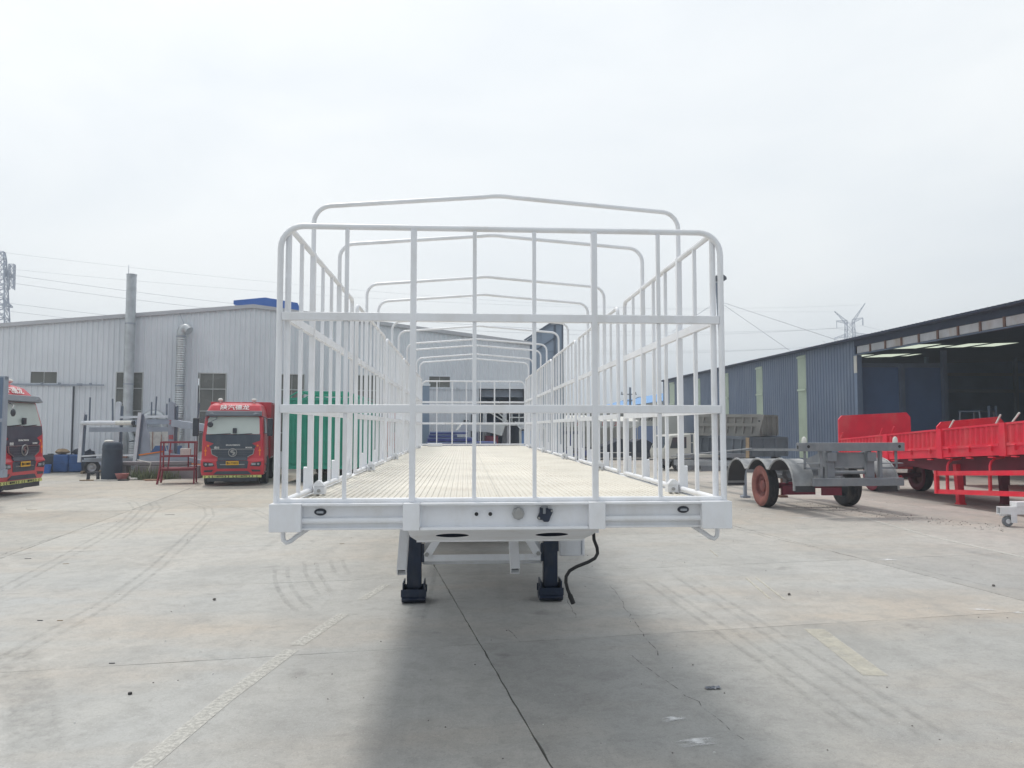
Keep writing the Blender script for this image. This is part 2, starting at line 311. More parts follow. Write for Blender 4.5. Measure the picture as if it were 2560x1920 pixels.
# ------------------------------------------------------------------ mesh building
class MB:
    """collects simple solids into one mesh"""
    def __init__(s): s.v = []; s.f = []; s.mi = []; s.cur = 0
    def add(s, vs, fs):
        o = len(s.v); s.v += [tuple(x) for x in vs]
        for q in fs: s.f.append([o + i for i in q]); s.mi.append(s.cur)
        return s
    def mat(s, i): s.cur = i; return s
    def box(s, c, d, M=None):
        x, y, z = d[0] / 2, d[1] / 2, d[2] / 2
        vs = [Vector((sx * x, sy * y, sz * z)) for sz in (-1, 1) for sy in (-1, 1) for sx in (-1, 1)]
        if M is not None: vs = [M @ p for p in vs]
        c = Vector(c); vs = [p + c for p in vs]
        return s.add(vs, [(0, 2, 3, 1), (4, 5, 7, 6), (0, 1, 5, 4), (2, 6, 7, 3), (0, 4, 6, 2), (1, 3, 7, 5)])
    def b2(s, a, b):
        return s.box([(a[i] + b[i]) / 2 for i in range(3)], [abs(b[i] - a[i]) for i in range(3)])
    def bar(s, p, q, w, h, up=(0, 0, 1)):
        p, q = Vector(p), Vector(q); d = q - p; L_ = d.length; d.normalize()
        up = Vector(up)
        if abs(d.dot(up)) > 0.98: up = Vector((0, 1, 0))
        x = d.cross(up).normalized(); z = x.cross(d)
        M = Matrix((x, d, z)).transposed()
        return s.box((p + q) / 2, (w, L_, h), M)
    def cyl(s, p, q, r1, r2=None, n=12, caps=True):
        p, q = Vector(p), Vector(q); r2 = r1 if r2 is None else r2
        d = (q - p).normalized(); a = Vector((0, 0, 1)) if abs(d.z) < 0.9 else Vector((0, 1, 0))
        x = d.cross(a).normalized(); y = x.cross(d)
        vs = []
        for i in range(n):
            t = 2 * math.pi * i / n; e = x * math.cos(t) + y * math.sin(t)
            vs += [p + e * r1, q + e * r2]
        fs = [(2 * i, 2 * ((i + 1) % n), 2 * ((i + 1) % n) + 1, 2 * i + 1) for i in range(n)]
        fs = [f_[::-1] for f_ in fs]
        if caps: fs += [tuple(2 * i for i in range(n)), tuple(2 * i + 1 for i in reversed(range(n)))]
        return s.add(vs, fs)
    def tube(s, pts, r, n=10, closed=False):
        pts = [Vector(p) for p in pts]; m = len(pts)
        tang = []
        for i in range(m):
            a = pts[i - 1] if (i > 0 or closed) else pts[i]; b = pts[(i + 1) % m] if (i < m - 1 or closed) else pts[i]
            tang.append((b - a).normalized())
        ref = Vector((0, 0, 1)) if abs(tang[0].z) < 0.9 else Vector((1, 0, 0))
        x = tang[0].cross(ref).normalized(); vs = []
        for i in range(m):
            x = (x - tang[i] * x.dot(tang[i])).normalized(); y = tang[i].cross(x)
            rr = r[i] if isinstance(r, (list, tuple)) else r
            for k in range(n):
                t = 2 * math.pi * k / n; vs.append(pts[i] + (x * math.cos(t) + y * math.sin(t)) * rr)
        fs = []
        for i in range(m if closed else m - 1):
            j = (i + 1) % m
            for k in range(n):
                k2 = (k + 1) % n; fs.append((i * n + k, i * n + k2, j * n + k2, j * n + k))
        if not closed: fs += [tuple(reversed(range(n))), tuple((m - 1) * n + k for k in range(n))]
        return s.add(vs, fs)
    def prism(s, poly, ext):
        """poly: list of 3D points (planar), extruded by vector ext"""
        a = [Vector(p) for p in poly]; e = Vector(ext); n = len(a)
        nor = Vector((0, 0, 0))
        for i in range(n): nor += a[i].cross(a[(i + 1) % n])
        if nor.dot(e) > 0: a.reverse()
        vs = a + [p + e for p in a]
        fs = [tuple(range(n)), tuple(n + i for i in reversed(range(n)))]
        fs += [(i, i + n, (i + 1) % n + n, (i + 1) % n) for i in range(n)]
        return s.add(vs, fs)
    def lathe(s, prof, c, axis='x', n=28):
        """prof: (radius, along) pairs, closed ring if first==last"""
        c = Vector(c); vs = []; m = len(prof)
        for i in range(n):
            t = 2 * math.pi * i / n
            for r, a in prof:
                u, w = r * math.cos(t), r * math.sin(t)
                vs.append(c + (Vector((a, u, w)) if axis == 'x' else Vector((u, a, w)) if axis == 'y' else Vector((u, w, a))))
        fs = []
        for i in range(n):
            j = (i + 1) % n
            for k in range(m - 1): fs.append((i * m + k, i * m + k + 1, j * m + k + 1, j * m + k))
        return s.add(vs, fs)
    def ball(s, c, r, n=10, sq=(1, 1, 1)):
        c = Vector(c); vs = []; fs = []; rows = n // 2 + 1
        for i in range(rows):
            ph = math.pi * i / (rows - 1)
            for k in range(n):
                t = 2 * math.pi * k / n
                vs.append(c + Vector((r * sq[0] * math.sin(ph) * math.cos(t), r * sq[1] * math.sin(ph) * math.sin(t), r * sq[2] * math.cos(ph))))
        for i in range(rows - 1):
            for k in range(n): fs.append((i * n + k, (i + 1) * n + k, (i + 1) * n + (k + 1) % n, i * n + (k + 1) % n))
        return s.add(vs, fs)
    def quad(s, a, b, c, d): return s.add([a, b, c, d], [(0, 1, 2, 3)])
    def mesh(s, name, mats, smooth=True, ang=35):
        me = bpy.data.meshes.new(name)
        me.from_pydata(s.v, [], s.f)
        for m in (mats if isinstance(mats, (list, tuple)) else [mats]): me.materials.append(m)
        me.polygons.foreach_set('material_index', s.mi)
        me.update()
        bm = bmesh.new(); bm.from_mesh(me)
        bmesh.ops.remove_doubles(bm, verts=bm.verts, dist=1e-6)
        bmesh.ops.recalc_face_normals(bm, faces=bm.faces)
        bm.to_mesh(me); bm.free()
        if smooth:
            me.polygons.foreach_set('use_smooth', [True] * len(me.polygons))
            me.set_sharp_from_angle(angle=R(ang))
        return me

def place(name, me, parent=None, loc=None, rot=None):
    o = bpy.data.objects.new(name, me); col.objects.link(o)
    if parent is not None: o.parent = parent
    if loc is not None: o.location = loc
    if rot is not None: o.rotation_euler = rot
    return o

def part(name, mb, mats, parent=None, label=None, bevel=0.0, smooth=True, ang=35):
    o = place(name, mb.mesh(name, mats, smooth, ang), parent)
    if label: o['label'] = label
    if bevel:
        b = o.modifiers.new('bevel', 'BEVEL'); b.width = bevel; b.segments = 2; b.limit_method = 'ANGLE'; b.angle_limit = R(50)
    return o

def tag(o, label, cat, group=None):
    o['label'] = label; o['category'] = cat
    if group: o['group'] = group
    return o

def thing(name, label, cat, loc=(0, 0, 0), rz=0.0, group=None, rx=0.0):
    o = bpy.data.objects.new(name, None); o.empty_display_size = 0.3
    col.objects.link(o); o.location = loc; o.rotation_euler = (rx, 0, rz)
    return tag(o, label, cat, group)

def copy_tree(o, parent=None):
    c = o.copy(); col.objects.link(c); c.parent = parent
    for ch in [k for k in bpy.data.objects if k.parent == o]: copy_tree(ch, c)
    return c

def arc(cx, cz, r, a0, a1, n, f=lambda a, b: (a, 0, b)):
    return [f(cx + r * math.cos(R(a0 + (a1 - a0) * i / n)), cz + r * math.sin(R(a0 + (a1 - a0) * i / n))) for i in range(n + 1)]

def text_mesh(body, size, m, name='lettering', bold=0.0, extrude=0.004, align='CENTER'):
    cu = bpy.data.curves.new('lettering_curve', 'FONT'); cu.body = body; cu.size = size; cu.extrude = extrude
    cu.offset = bold; cu.align_x = align; cu.align_y = 'CENTER'; cu.resolution_u = 2
    o = bpy.data.objects.new('tmp', cu); col.objects.link(o)
    dg = bpy.context.evaluated_depsgraph_get()
    me = bpy.data.meshes.new_from_object(o.evaluated_get(dg))
    bpy.data.objects.remove(o); bpy.data.curves.remove(cu)
    me.name = name; me.materials.clear(); me.materials.append(m)
    return me

def lettering(body, size, m, parent, loc, rot=(R(90), 0, 0), sx=1.0, bold=0.0, name='lettering'):
    o = place(name, text_mesh(body, size, m, name, bold), parent, loc, rot)
    o.scale = (sx, 1, 1)
    return o

# ================================================================== GROUND
g = MB(); g.quad((-700, -60, -0.035), (700, -60, -0.035), (700, 900, -0.035), (-700, 900, -0.035))
ground = part('ground', g, CONC, smooth=False)
ground['kind'] = 'structure'

# yard slabs: 6.45 x 3.25 m, laid at 8.2 degrees to the trailer's axis
GA = R(8.2); gu = Vector((math.cos(GA), math.sin(GA), 0)); gv = Vector((-math.sin(GA), math.cos(GA), 0))
GO = Vector((0.155, 7.10, 0))          # a corner where a long joint meets a cross joint
SW, SL = 6.45, 3.25
def yard(i, j, z=0.0):
    return GO + gu * (SW * i) + gv * (SL * j) + Vector((0, 0, z))
srnd = random.Random(3)
nslab = 0
for j in range(-3, 14):
    for i in range(-6, 6):
        a, b = yard(i, j), yard(i + 1, j + 1); c_ = (a + b) / 2
        if c_.y > 44 or abs(c_.x) > 6 + max(c_.y, 0) * 0.85: continue
        m_ = MB(); jt = 0.006 if c_.y < 20 else 0.009
        def edge(p, q, n=22):
            pts = []
            for k in range(n):
                t = k / n; w = p.lerp(q, t)
                pts.append(w + Vector((srnd.uniform(-1, 1), srnd.uniform(-1, 1), 0)) * ((0.0075 if srnd.random() < 0.3 else 0.003) if k else 0))
            return pts
        jv = jt * 0.5; c00 = a + gu * jt + gv * jv; c10 = yard(i + 1, j) - gu * jt + gv * jv
        c11 = b - gu * jt - gv * jv; c01 = yard(i, j + 1) + gu * jt - gv * jv
        loop = edge(c00, c10) + edge(c10, c11, 26) + edge(c11, c01) + edge(c01, c00, 26)
        m_.prism([(p.x, p.y, 0.0) for p in loop], (0, 0, -0.034))
        o = part('concrete_slab', m_, CONC, ground, smooth=False)
        nslab += 1

def strip(name, pts, w, m, z, taper=0.12, parent=ground, wj=0.0, soft=True):
    """a painted or worn band along a ground line; 'edge' fades it out at its rim"""
    pts = [Vector((p[0], p[1], 0)) for p in pts]
    dense = []
    for p, q in zip(pts, pts[1:]):
        n = max(1, int((q - p).length / 0.25))
        dense += [p.lerp(q, k / n) for k in range(n)]
    dense.append(pts[-1])
    rr = random.Random(len(dense) * 31 + int(pts[0].x * 100))
    cols = [-1.0, -0.6, 0, 0.6, 1.0] if soft else [-1, 0, 1]
    vs, ed = [], []
    for i, p in enumerate(dense):
        a = dense[max(0, i - 1)]; b = dense[min(len(dense) - 1, i + 1)]
        d = (b - a).normalized(); s_ = Vector((d.y, -d.x, 0))
        off = rr.uniform(-wj, wj)
        for c_ in cols:
            vs.append(p + s_ * (w / 2 * c_ + off) + Vector((0, 0, z)))
            e = 1.0 if abs(c_) < 0.9 or not soft else 0.0
            if soft and (i == 0 or i == len(dense) - 1): e = 0.0
            ed.append(e)
    k = len(cols); fs = []
    for i in range(len(dense) - 1):
        for c_ in range(k - 1):
            fs.append((i * k + c_, i * k + c_ + 1, (i + 1) * k + c_ + 1, (i + 1) * k + c_))
    me = bpy.data.meshes.new(name); me.from_pydata(vs, [], [f_[::-1] for f_ in fs]); me.materials.append(m)
    at = me.attributes.new('edge', 'FLOAT', 'POINT'); at.data.foreach_set('value', ed)
    return place(name, me, parent)

def gp(x, y):
    """ground point seen at photo pixel x, y (2560 x 1920)"""
    f_ = 1880.0; yw, pt = R(3.6436), R(3.3344)
    F_ = Vector((math.sin(yw) * math.cos(pt), math.cos(yw) * math.cos(pt), math.sin(pt)))
    R_ = Vector((math.cos(yw), -math.sin(yw), 0)); U_ = R_.cross(F_)
    r = F_ * f_ + R_ * (x - 1280) - U_ * (y - 960)
    return (r.x * -CAM_H / r.z, r.y * -CAM_H / r.z)

# faded dashes and boxes of old parking lines
strip('painted_line', [gp(330, 1940), gp(560, 1750), gp(730, 1625)], 0.135, MARKW, 0.004, soft=False)
strip('painted_line', [gp(742, 1614), gp(860, 1535)], 0.13, MARKW, 0.004, soft=False)
strip('painted_line', [gp(905, 1500), gp(965, 1462)], 0.11, MARKW, 0.004, soft=False)
strip('painted_line', [gp(2035, 1573), gp(2190, 1690)], 0.20, MARKY, 0.004, soft=False)
strip('painted_line', [gp(1865, 1445), gp(1925, 1497)], 0.03, MARKY, 0.004, soft=False)
strip('painted_line', [gp(1890, 1445), gp(1962, 1500)], 0.03, MARKY, 0.004, soft=False)
strip('painted_line', [gp(2150, 1292), gp(2340, 1345), gp(2570, 1396)], 0.10, MARKW, 0.004, soft=False)
strip('painted_line', [gp(1775, 1375), gp(1795, 1392)], 0.03, MARKY, 0.004, soft=False)
for a, b, w in (((2420, 1524), (2492, 1526), 0.10), ((1690, 1862), (1795, 1854), 0.13), ((1650, 1802), (1720, 1796), 0.09), ((2198, 1400), (2245, 1402), 0.12),
                ((1985, 1296), (2040, 1297), 0.10), ((1740, 1342), (1790, 1338), 0.08), ((2530, 1532), (2562, 1535), 0.06)):
    strip('paint_splash', [gp(*a), gp((a[0] + b[0]) / 2, (a[1] + b[1]) / 2 - 2), gp(*b)], w, SPLASH, 0.005)
# tyre marks and one painted shadow edge: paired arcs turning in from the left, and straight passes
TM = [[(703, 1415), (703, 1445), (712, 1472), (735, 1505), (770, 1535)], [(775, 1403), (779, 1432), (793, 1455), (816, 1492)],
      [(840, 1395), (846, 1418), (860, 1440)], [(243, 1241), (330, 1256), (345, 1272), (318, 1300), (250, 1345), (150, 1400), (0, 1480)],
      [(300, 1240), (380, 1255), (392, 1270), (360, 1300), (290, 1350)], [(470, 1255), (520, 1270), (525, 1290), (480, 1335), (390, 1420), (280, 1500), (120, 1590), (0, 1660)],
      [(560, 1262), (640, 1280), (690, 1305)],
      [(1075, 1420), (1055, 1500), (1035, 1560)], [(1620, 1450), (1900, 1640), (2200, 1850)], [(1700, 1440), (2050, 1660), (2400, 1880)],  # first strip pair here paints the dark edge of the trailer's shadow
      [(30, 1620), (70, 1720), (90, 1850), (80, 1925)], [(470, 1640), (520, 1655), (545, 1662)]]
for k, t_ in enumerate(TM):
    G_ = [Vector((*gp(*p), 0)) for p in t_]
    if k == 10: strip('tyre_and_shade_mark', [(p.x, p.y) for p in G_], 0.4, TYRESHADEM, 0.007); continue
    for off in (-0.085, 0.085):
        Q = []
        for i, p in enumerate(G_):
            d = (G_[min(i + 1, len(G_) - 1)] - G_[max(i - 1, 0)]).normalized(); Q.append((p.x + d.y * off, p.y - d.x * off))
        strip('tyre_and_shade_mark', Q, 0.07, TYRESHADEM, 0.0065 + 0.0005 * k + (0.0002 if off > 0 else 0))
# cracks
def crack(pts, w=0.012):
    w *= 0.72
    P = [Vector((*gp(*p), 0)) for p in pts]; Q = []
    rr = random.Random(int(P[0].x * 999))
    for a, b in zip(P, P[1:]):
        n = max(2, int((b - a).length / 0.12))
        for k in range(n):
            q = a.lerp(b, k / n); Q.append(q + Vector((rr.uniform(-1, 1), rr.uniform(-1, 1), 0)) * (0.025 if (Q) else 0))
    Q.append(P[-1])
    strip('crack', [(q.x, q.y) for q in Q], w, CRACKM, 0.004, soft=False)
crack([(1525, 1465), (1575, 1535), (1600, 1575), (1645, 1640)])
crack([(1575, 1538), (1620, 1540), (1650, 1533)], 0.012)
crack([(1420, 1500), (1440, 1545)], 0.014)
crack([(1580, 1640), (1640, 1690), (1740, 1755), (1860, 1850)], 0.009)
crack([(1830, 1321), (1960, 1352), (2080, 1380), (2140, 1393)], 0.02)
crack([(2200, 1402), (2330, 1432), (2484, 1468)], 0.016)
crack([(1270, 1575), (1300, 1605)], 0.012)
crack([(0, 1388), (110, 1352), (200, 1327), (301, 1299)], 0.02)
crack([(570, 1450), (620, 1438), (668, 1426)], 0.012)
crack([(1445, 1440), (1480, 1446), (1500, 1449)], 0.014)

# loose grit: nobody could count it
gr = MB(); rr = random.Random(11)
def pebble(mb, x, y, r):
    a = rr.uniform(0, 6.28); vs = []
    for k in range(5):
        t = a + k * 1.2566; q = r * rr.uniform(0.7, 1.2); vs.append((x + q * math.cos(t), y + q * math.sin(t), 0.0))
    vs2 = [(x + (p[0] - x) * 0.55, y + (p[1] - y) * 0.55, r * rr.uniform(0.5, 0.9)) for p in vs]
    mb.add(vs + vs2, [(k, (k + 1) % 5, (k + 1) % 5 + 5, k + 5) for k in range(5)] + [(5, 6, 7, 8, 9)])
for k in range(330):
    y = 3.6 + 26 * rr.random() ** 1.6; x = rr.uniform(-1, 1) * (2.2 + y * 0.72) + y * 0.06
    pebble(gr, x, y, rr.uniform(0.002, 0.0065) * (1 + y * 0.05))
for k in range(260):      # swept line of grit along the red trailer
    t = rr.random(); p = gp(1990 + 520 * t, 1262 + 60 * t + rr.uniform(-8, 8)); pebble(gr, p[0], p[1], rr.uniform(0.006, 0.016))
grit = part('gravel', gr, STONE, smooth=False); grit['kind'] = 'stuff'
gr = MB()
for k in range(240):
    y = 3.6 + 24 * rr.random() ** 1.6; x = rr.uniform(-1, 1) * (2.2 + y * 0.72) + y * 0.06
    pebble(gr, x, y, rr.uniform(0.003, 0.009) * (1 + y * 0.04))
grit2 = part('pale_gravel', gr, CHIP, smooth=False); grit2['kind'] = 'stuff'

# ================================================================== LEFT HALL (white cladding, gable towards the yard)
HALL = thing('warehouse', 'long white clad hall with a low gable, blue ridge vent and tall dusty windows', 'warehouse', (-19.8215, 36.7787, 0), R(7.3606))
def hall_roof(s): return 8.07 - 0.1105 * abs(s - 9.42)
S0, S1 = -8.0, 23.5
OPEN = (20.75, 23.2, 4.05)           # the lorry doorway at the far end
WINS = [(-0.60, 0.62, 4.06, 4.68), (3.15, 4.38, 0.80, 4.69), (6.93, 8.20, 0.80, 4.70), (10.68, 11.92, 0.80, 4.70), (14.43, 15.66, 0.80, 4.70), (18.12, 19.28, 4.06, 4.70)]
w = MB(); PITCH = 0.24
# corrugated sheet: trapezoid ribs as real relief, one column of faces per rib, cut out round the openings
prof = [(0.0, 0.0), (0.125, 0.0), (0.150, -0.028), (0.205, -0.028)]
xs = []
n_r = int((S1 - S0) / PITCH)
for k in range(n_r):
    for dx, dy in prof: xs.append((S0 + k * PITCH + dx, dy))
xs.append((S1, 0.0))
def spans(x):
    cuts = [(a[2], a[3]) for a in WINS if a[0] < x < a[1]]
    if OPEN[0] < x < OPEN[1]: cuts.append((-1, OPEN[2]))
    z = 0.0; res = []
    for c0, c1 in sorted(cuts):
        if c0 > z: res.append((z, c0))
        z = max(z, c1)
    res.append((z, None)); return res
for (xa, ya), (xb, yb) in zip(xs, xs[1:]):
    for z0, z1 in spans((xa + xb) / 2):
        za = hall_roof(xa) - 0.05 if z1 is None else z1; zb = hall_roof(xb) - 0.05 if z1 is None else z1
        w.quad((xa, ya, z0), (xb, yb, z0), (xb, yb, zb), (xa, ya, za))
wall = part('wall', w, HOUSEW, HALL, smooth=False)
# side wall and roof
w = MB(); w.quad((S1, 0, 0), (S1, 40, 0), (S1, 40, hall_roof(S1) - 0.05), (S1, 0, hall_roof(S1) - 0.05))
w.quad((S0, 0, 0), (S0, 40, 0), (S0, 40, hall_roof(S0) - 0.05), (S0, 0, hall_roof(S0) - 0.05))
w.quad((S0, 40, 0), (S1, 40, 0), (S1, 40, 6.2), (S0, 40, 6.2))
part('side_wall', w, HOUSEW, HALL, smooth=False)
rf = MB()
for a, b in ((S0 - 0.15, 9.42), (9.42, S1 + 0.15)):
    rf.prism([(a, -0.10, hall_roof(a)), (b, -0.10, hall_roof(b)), (b, -0.10, hall_roof(b) + 0.05), (a, -0.10, hall_roof(a) + 0.05)], (0, 40.2, 0))
part('roof', rf, HOUSET, HALL, smooth=False)
fb = MB()
for a, b in ((S0 - 0.15, 9.42), (9.42, S1 + 0.15)):
    fb.prism([(a, -0.14, hall_roof(a) - 0.11), (b, -0.14, hall_roof(b) - 0.11), (b, -0.14, hall_roof(b) + 0.07), (a, -0.14, hall_roof(a) + 0.07)], (0, 0.04, 0))
part('verge_trim', fb, HOUSET, HALL, smooth=False)
# ridge ventilator
v = MB(); vx = 10.15
v.prism([(7.74, 4.2, 8.80), (8.02, 4.2, 8.72), (8.06, 4.2, 7.9), (11.1, 4.2, 7.9), (11.16, 4.2, 8.5), (11.26, 4.2, 8.62), (11.14, 4.2, 8.97), (9.40, 4.2, 9.22), (7.74, 4.2, 9.0)], (0, 30, 0))
part('ridge_vent', v, BLUEROOF, HALL, smooth=False)
# windows: frame, mullions and the panes
for (a, b, z0, z1) in WINS:
    f_ = MB(); t_ = 0.045
    f_.b2((a, -0.035, z0), (a + t_, 0.06, z1)); f_.b2((b - t_, -0.035, z0), (b, 0.06, z1))
    f_.b2((a + t_, -0.035, z0), (b - t_, 0.06, z0 + t_)); f_.b2((a + t_, -0.035, z1 - t_), (b - t_, 0.06, z1))
    mid = (a + b) / 2; rows = [z0]
    if z1 - z0 > 2: rows += [1.75, 2.82, 3.90]
    rows.append(z1)
    win = part('window', f_, WINFR if z1 - z0 > 2 else HOUSEW, HALL, smooth=False)
    ml = MB(); ml.b2((mid - 0.012, 0.0, z0 + t_), (mid + 0.012, 0.04, z1 - t_))
    part('mullion', ml, WINFR, win, smooth=False)
    for zr in rows[1:-1]:
        ml = MB(); ml.b2((a + t_, -0.02, zr - 0.022), (b - t_, 0.045, zr + 0.022)); part('glazing_bar', ml, WINFR, win, smooth=False)
    for za, zb in zip(rows, rows[1:]):
        for xa, xb in ((a + t_, mid - 0.012), (mid + 0.012, b - t_)):
            pn = MB(); pn.b2((xa, 0.02, za + 0.024), (xb, 0.03, zb - 0.024)); part('pane', pn, GLASS, win, smooth=False)
# inside behind the doorway
i_ = MB(); i_.b2((OPEN[0] - 2, 9, 0), (OPEN[1] + 0.25, 9.1, 5.6)); i_.b2((OPEN[0] - 2.1, 0.3, 0), (OPEN[0] - 2, 9, 5.6)); i_.b2((OPEN[0] - 2, 0.3, 5.6), (OPEN[1] + .25, 9, 5.7))
part('doorway_inside', i_, INNERV, HALL, smooth=False)
i_ = MB(); i_.b2((OPEN[0] - 0.05, -0.09, OPEN[2]), (OPEN[1] + 0.05, -0.035, OPEN[2] + 0.17)); part('door_lintel', i_, HOUSEW, HALL, smooth=False)
i_ = MB(); i_.b2((OPEN[0] - 0.0, 0.35, OPEN[2] - 0.42), (OPEN[1], 0.45, OPEN[2] - 0.02)); part('door_roller_box', i_, CARGREY, HALL, smooth=False)
# sliding door with its rail
d_ = MB(); d_.b2((-3.9, -0.20, 4.0), (2.68, -0.12, 4.06)); d_.b2((1.50, -0.19, 3.98), (1.72, -0.10, 4.10))
for s_ in (-0.05, 0.70, 2.05): d_.b2((s_, -0.22, 4.05), (s_ + 0.09, -0.12, 4.13))
part('door_rail', d_, CARGREY, HALL, smooth=False)
d_ = MB()
for k in range(21):
    xa = -3.8 + k * 0.24
    if xa > 1.15: break
    for (ax, ay), (bx_, by) in zip(prof + [(PITCH, 0)], (prof + [(PITCH, 0)])[1:]):
        d_.quad((xa + ax, -0.10 + ay, 0.05), (min(xa + bx_, 1.28), -0.10 + by, 0.05), (min(xa + bx_, 1.28), -0.10 + by, 3.98), (xa + ax, -0.10 + ay, 3.98))
d_.b2((1.22, -0.13, 0.03), (1.30, -0.06, 3.98))
part('sliding_door', d_, HOUSEW, HALL, smooth=False)
sl = MB(); sl.b2((1.31, -0.045, 0.05), (1.36, -0.03, 3.97)); part('door_gap', sl, DARKPL, HALL, smooth=False)
sl = MB(); sl.b2((18.12, -0.06, 3.99), (20.7, -0.03, 4.04)); sl.b2((19.6, -0.09, 4.05), (19.66, -0.03, 4.13)); part('door_rail', sl, HOUSEW, HALL, smooth=False)
sl = MB()
for s_ in (20.35,): sl.b2((s_, -0.075, 0.0), (s_ + 0.06, -0.03, 2.7))
sl.b2((19.95, -0.2, 2.32), (20.05, -0.03, 2.40)); sl.b2((20.15, -0.2, 2.36), (20.19, -0.03, 2.40)); part('wall_cable', sl, DARKPL, HALL, smooth=False)

def hp(s, d, z):
    """point in the hall's frame (along the wall, out from the wall, up) in the world"""
    a = R(7.3606); return Vector((-19.8215 + s * math.cos(a) + d * math.sin(a), 36.7787 + s * math.sin(a) - d * math.cos(a), z))

# ================================================================== DUCTS on the hall
def ribbed(mb, p, q, r, step, amp, n=16):
    p, q = Vector(p), Vector(q); k = int((q - p).length / step)
    prof_ = []
    for i in range(k + 1):
        t = i / k; prof_ += [(t, r), (t + 0.5 / k, r + amp)] if i < k else [(t, r)]
    pts = [p.lerp(q, t) for t, _ in prof_]
    mb.tube(pts, [x for _, x in prof_], n)
DU = thing('exhaust_duct', 'tall spiral steel duct rising through the eaves of the white hall', 'duct', (0, 0, 0))
m_ = MB(); ribbed(m_, hp(3.84, 0.42, 1.9), hp(3.84, 0.42, 9.30), 0.215, 0.13, 0.012); part('pipe', m_, GALV, DU)
m_ = MB(); m_.cyl(hp(3.84, 0.42, 9.30), hp(3.84, 0.42, 9.36), 0.235, n=18); part('cap', m_, GALV, DU)
m_ = MB(); m_.cyl(hp(3.68, 0.36, 9.3), hp(3.68, 0.36, 9.82), 0.012, n=6); part('lightning_rod', m_, CARGREY, DU)
for z in (4.05, 6.95):
    m_ = MB(); m_.cyl(hp(3.84, 0.42, z), hp(3.84, 0.42, z + 0.05), 0.235, n=18); part('clamp', m_, CARGREY, DU)
m_ = MB(); m_.cyl(hp(3.78, 0.95, 0.72), hp(3.78, 0.95, 1.95), 0.24, n=20); part('collector', m_, GALV, DU)
m_ = MB(); ribbed(m_, hp(3.84, 0.42, 1.9), hp(4.14, 0.75, 1.3), 0.2, 0.08, 0.014); ribbed(m_, hp(4.14, 0.75, 1.3), hp(4.20, 0.9, 0.35), 0.2, 0.08, 0.014); part('flexible_hose', m_, GALV, DU)
DU2 = thing('exhaust_duct', 'shorter ribbed steel duct with a bent hood, left of the third tall window', 'duct', (0, 0, 0))
m_ = MB(); ribbed(m_, hp(6.14, 0.42, 1.65), hp(6.14, 0.42, 6.55), 0.20, 0.11, 0.022); part('pipe', m_, GALV, DU2)
m_ = MB(); m_.tube([hp(6.14 + 0.2 - 0.2 * math.cos(R(a_)), 0.42, 6.55 + 0.28 * math.sin(R(a_))) for a_ in range(0, 100, 12)] + [hp(6.52, 0.5, 6.68)], 0.215, 16); part('hood', m_, GALV, DU2)
m_ = MB(); m_.tube([hp(6.14, 0.42, 1.65), hp(6.14, 0.50, 1.45), hp(6.10, 0.66, 1.32), hp(6.05, 0.9, 1.25)], 0.20, 16); part('elbow', m_, GALV, DU2)
m_ = MB(); m_.cyl(hp(6.14, 0.42, 4.0), hp(6.14, 0.42, 4.06), 0.23, n=18); m_.cyl(hp(6.14, 0.42, 6.38), hp(6.14, 0.42, 6.43), 0.23, n=18); part('clamp', m_, CARGREY, DU2)
m_ = MB(); m_.tube([hp(6.30, 0.3, 6.85), hp(5.9, 0.06, 7.75)], 0.012, 5); part('stay_wire', m_, CARGREY, DU2)
DU3 = thing('blower_elbow', 'big rounded steel duct elbow behind the silver carrier, beside the tall duct', 'duct', (0, 0, 0))
m_ = MB(); m_.tube([hp(5.05 - 0.46 * math.cos(R(a_)), 0.55, 2.05 + 0.62 * math.sin(R(a_))) for a_ in range(-40, 221, 15)], 0.20, 14); part('pipe', m_, GALV, DU3)
m_ = MB(); m_.b2((0, 0, 0), (0.5, 0.5, 1.72)); o = part('pedestal', m_, CARGREY, DU3); o.location = hp(4.8, 0.8, 0)
BX = thing('brown_box', 'brown box standing under the steel collector by the hall', 'box', hp(3.45, 1.25, 0), R(7.4))
m_ = MB(); m_.b2((0, 0, 0), (0.62, 0.6, 0.70)); part('carton', m_, BRICKC, BX, bevel=0.01)
m_ = MB(); m_.b2((0.02, -0.012, 0.30), (0.60, 0.0, 0.34)); part('band', m_, WOOD, BX)

# annexe: blue-grey shed behind the right end of the hall
AN = thing('annexe', 'blue grey sheet metal annexe rising behind the right end of the white hall', 'building')
m_ = MB()
m_.prism([(3.25, 39.9, 0), (5.22, 39.9, 0), (5.22, 39.9, 7.55), (4.60, 39.9, 7.55), (3.25, 39.9, 6.62)], (0, 14, 0)); part('wall', m_, ANNEX, AN, smooth=False)
for xa, xb in ((3.30, 4.05), (4.12, 4.82), (4.88, 5.20)):
    m_ = MB(); m_.prism([(xa, 39.87, 6.10), (xb, 39.87, 6.10), (xb, 39.87, min(7.48, 6.58 + (xb - 3.25) * 0.69)), (xa, 39.87, 6.56 + (xa - 3.25) * 0.69)], (0, 0.03, 0)); part('cladding_panel', m_, ANNEX, AN, smooth=False)
m_ = MB(); m_.bar((3.2, 39.82, 6.66), (4.62, 39.82, 7.60), 0.12, 0.09); m_.bar((4.60, 39.82, 7.60), (5.28, 39.82, 7.60), 0.12, 0.09); m_.bar((3.9, 39.84, 6.2), (4.95, 39.84, 6.9), 0.06, 0.05); part('gutter', m_, POLEC, AN)
m_ = MB(); m_.b2((5.22, 39.84, 0), (5.30, 39.96, 7.55)); m_.b2((4.78, 39.84, 5.5), (4.90, 39.90, 7.5)); part('downpipe', m_, POLEC, AN)

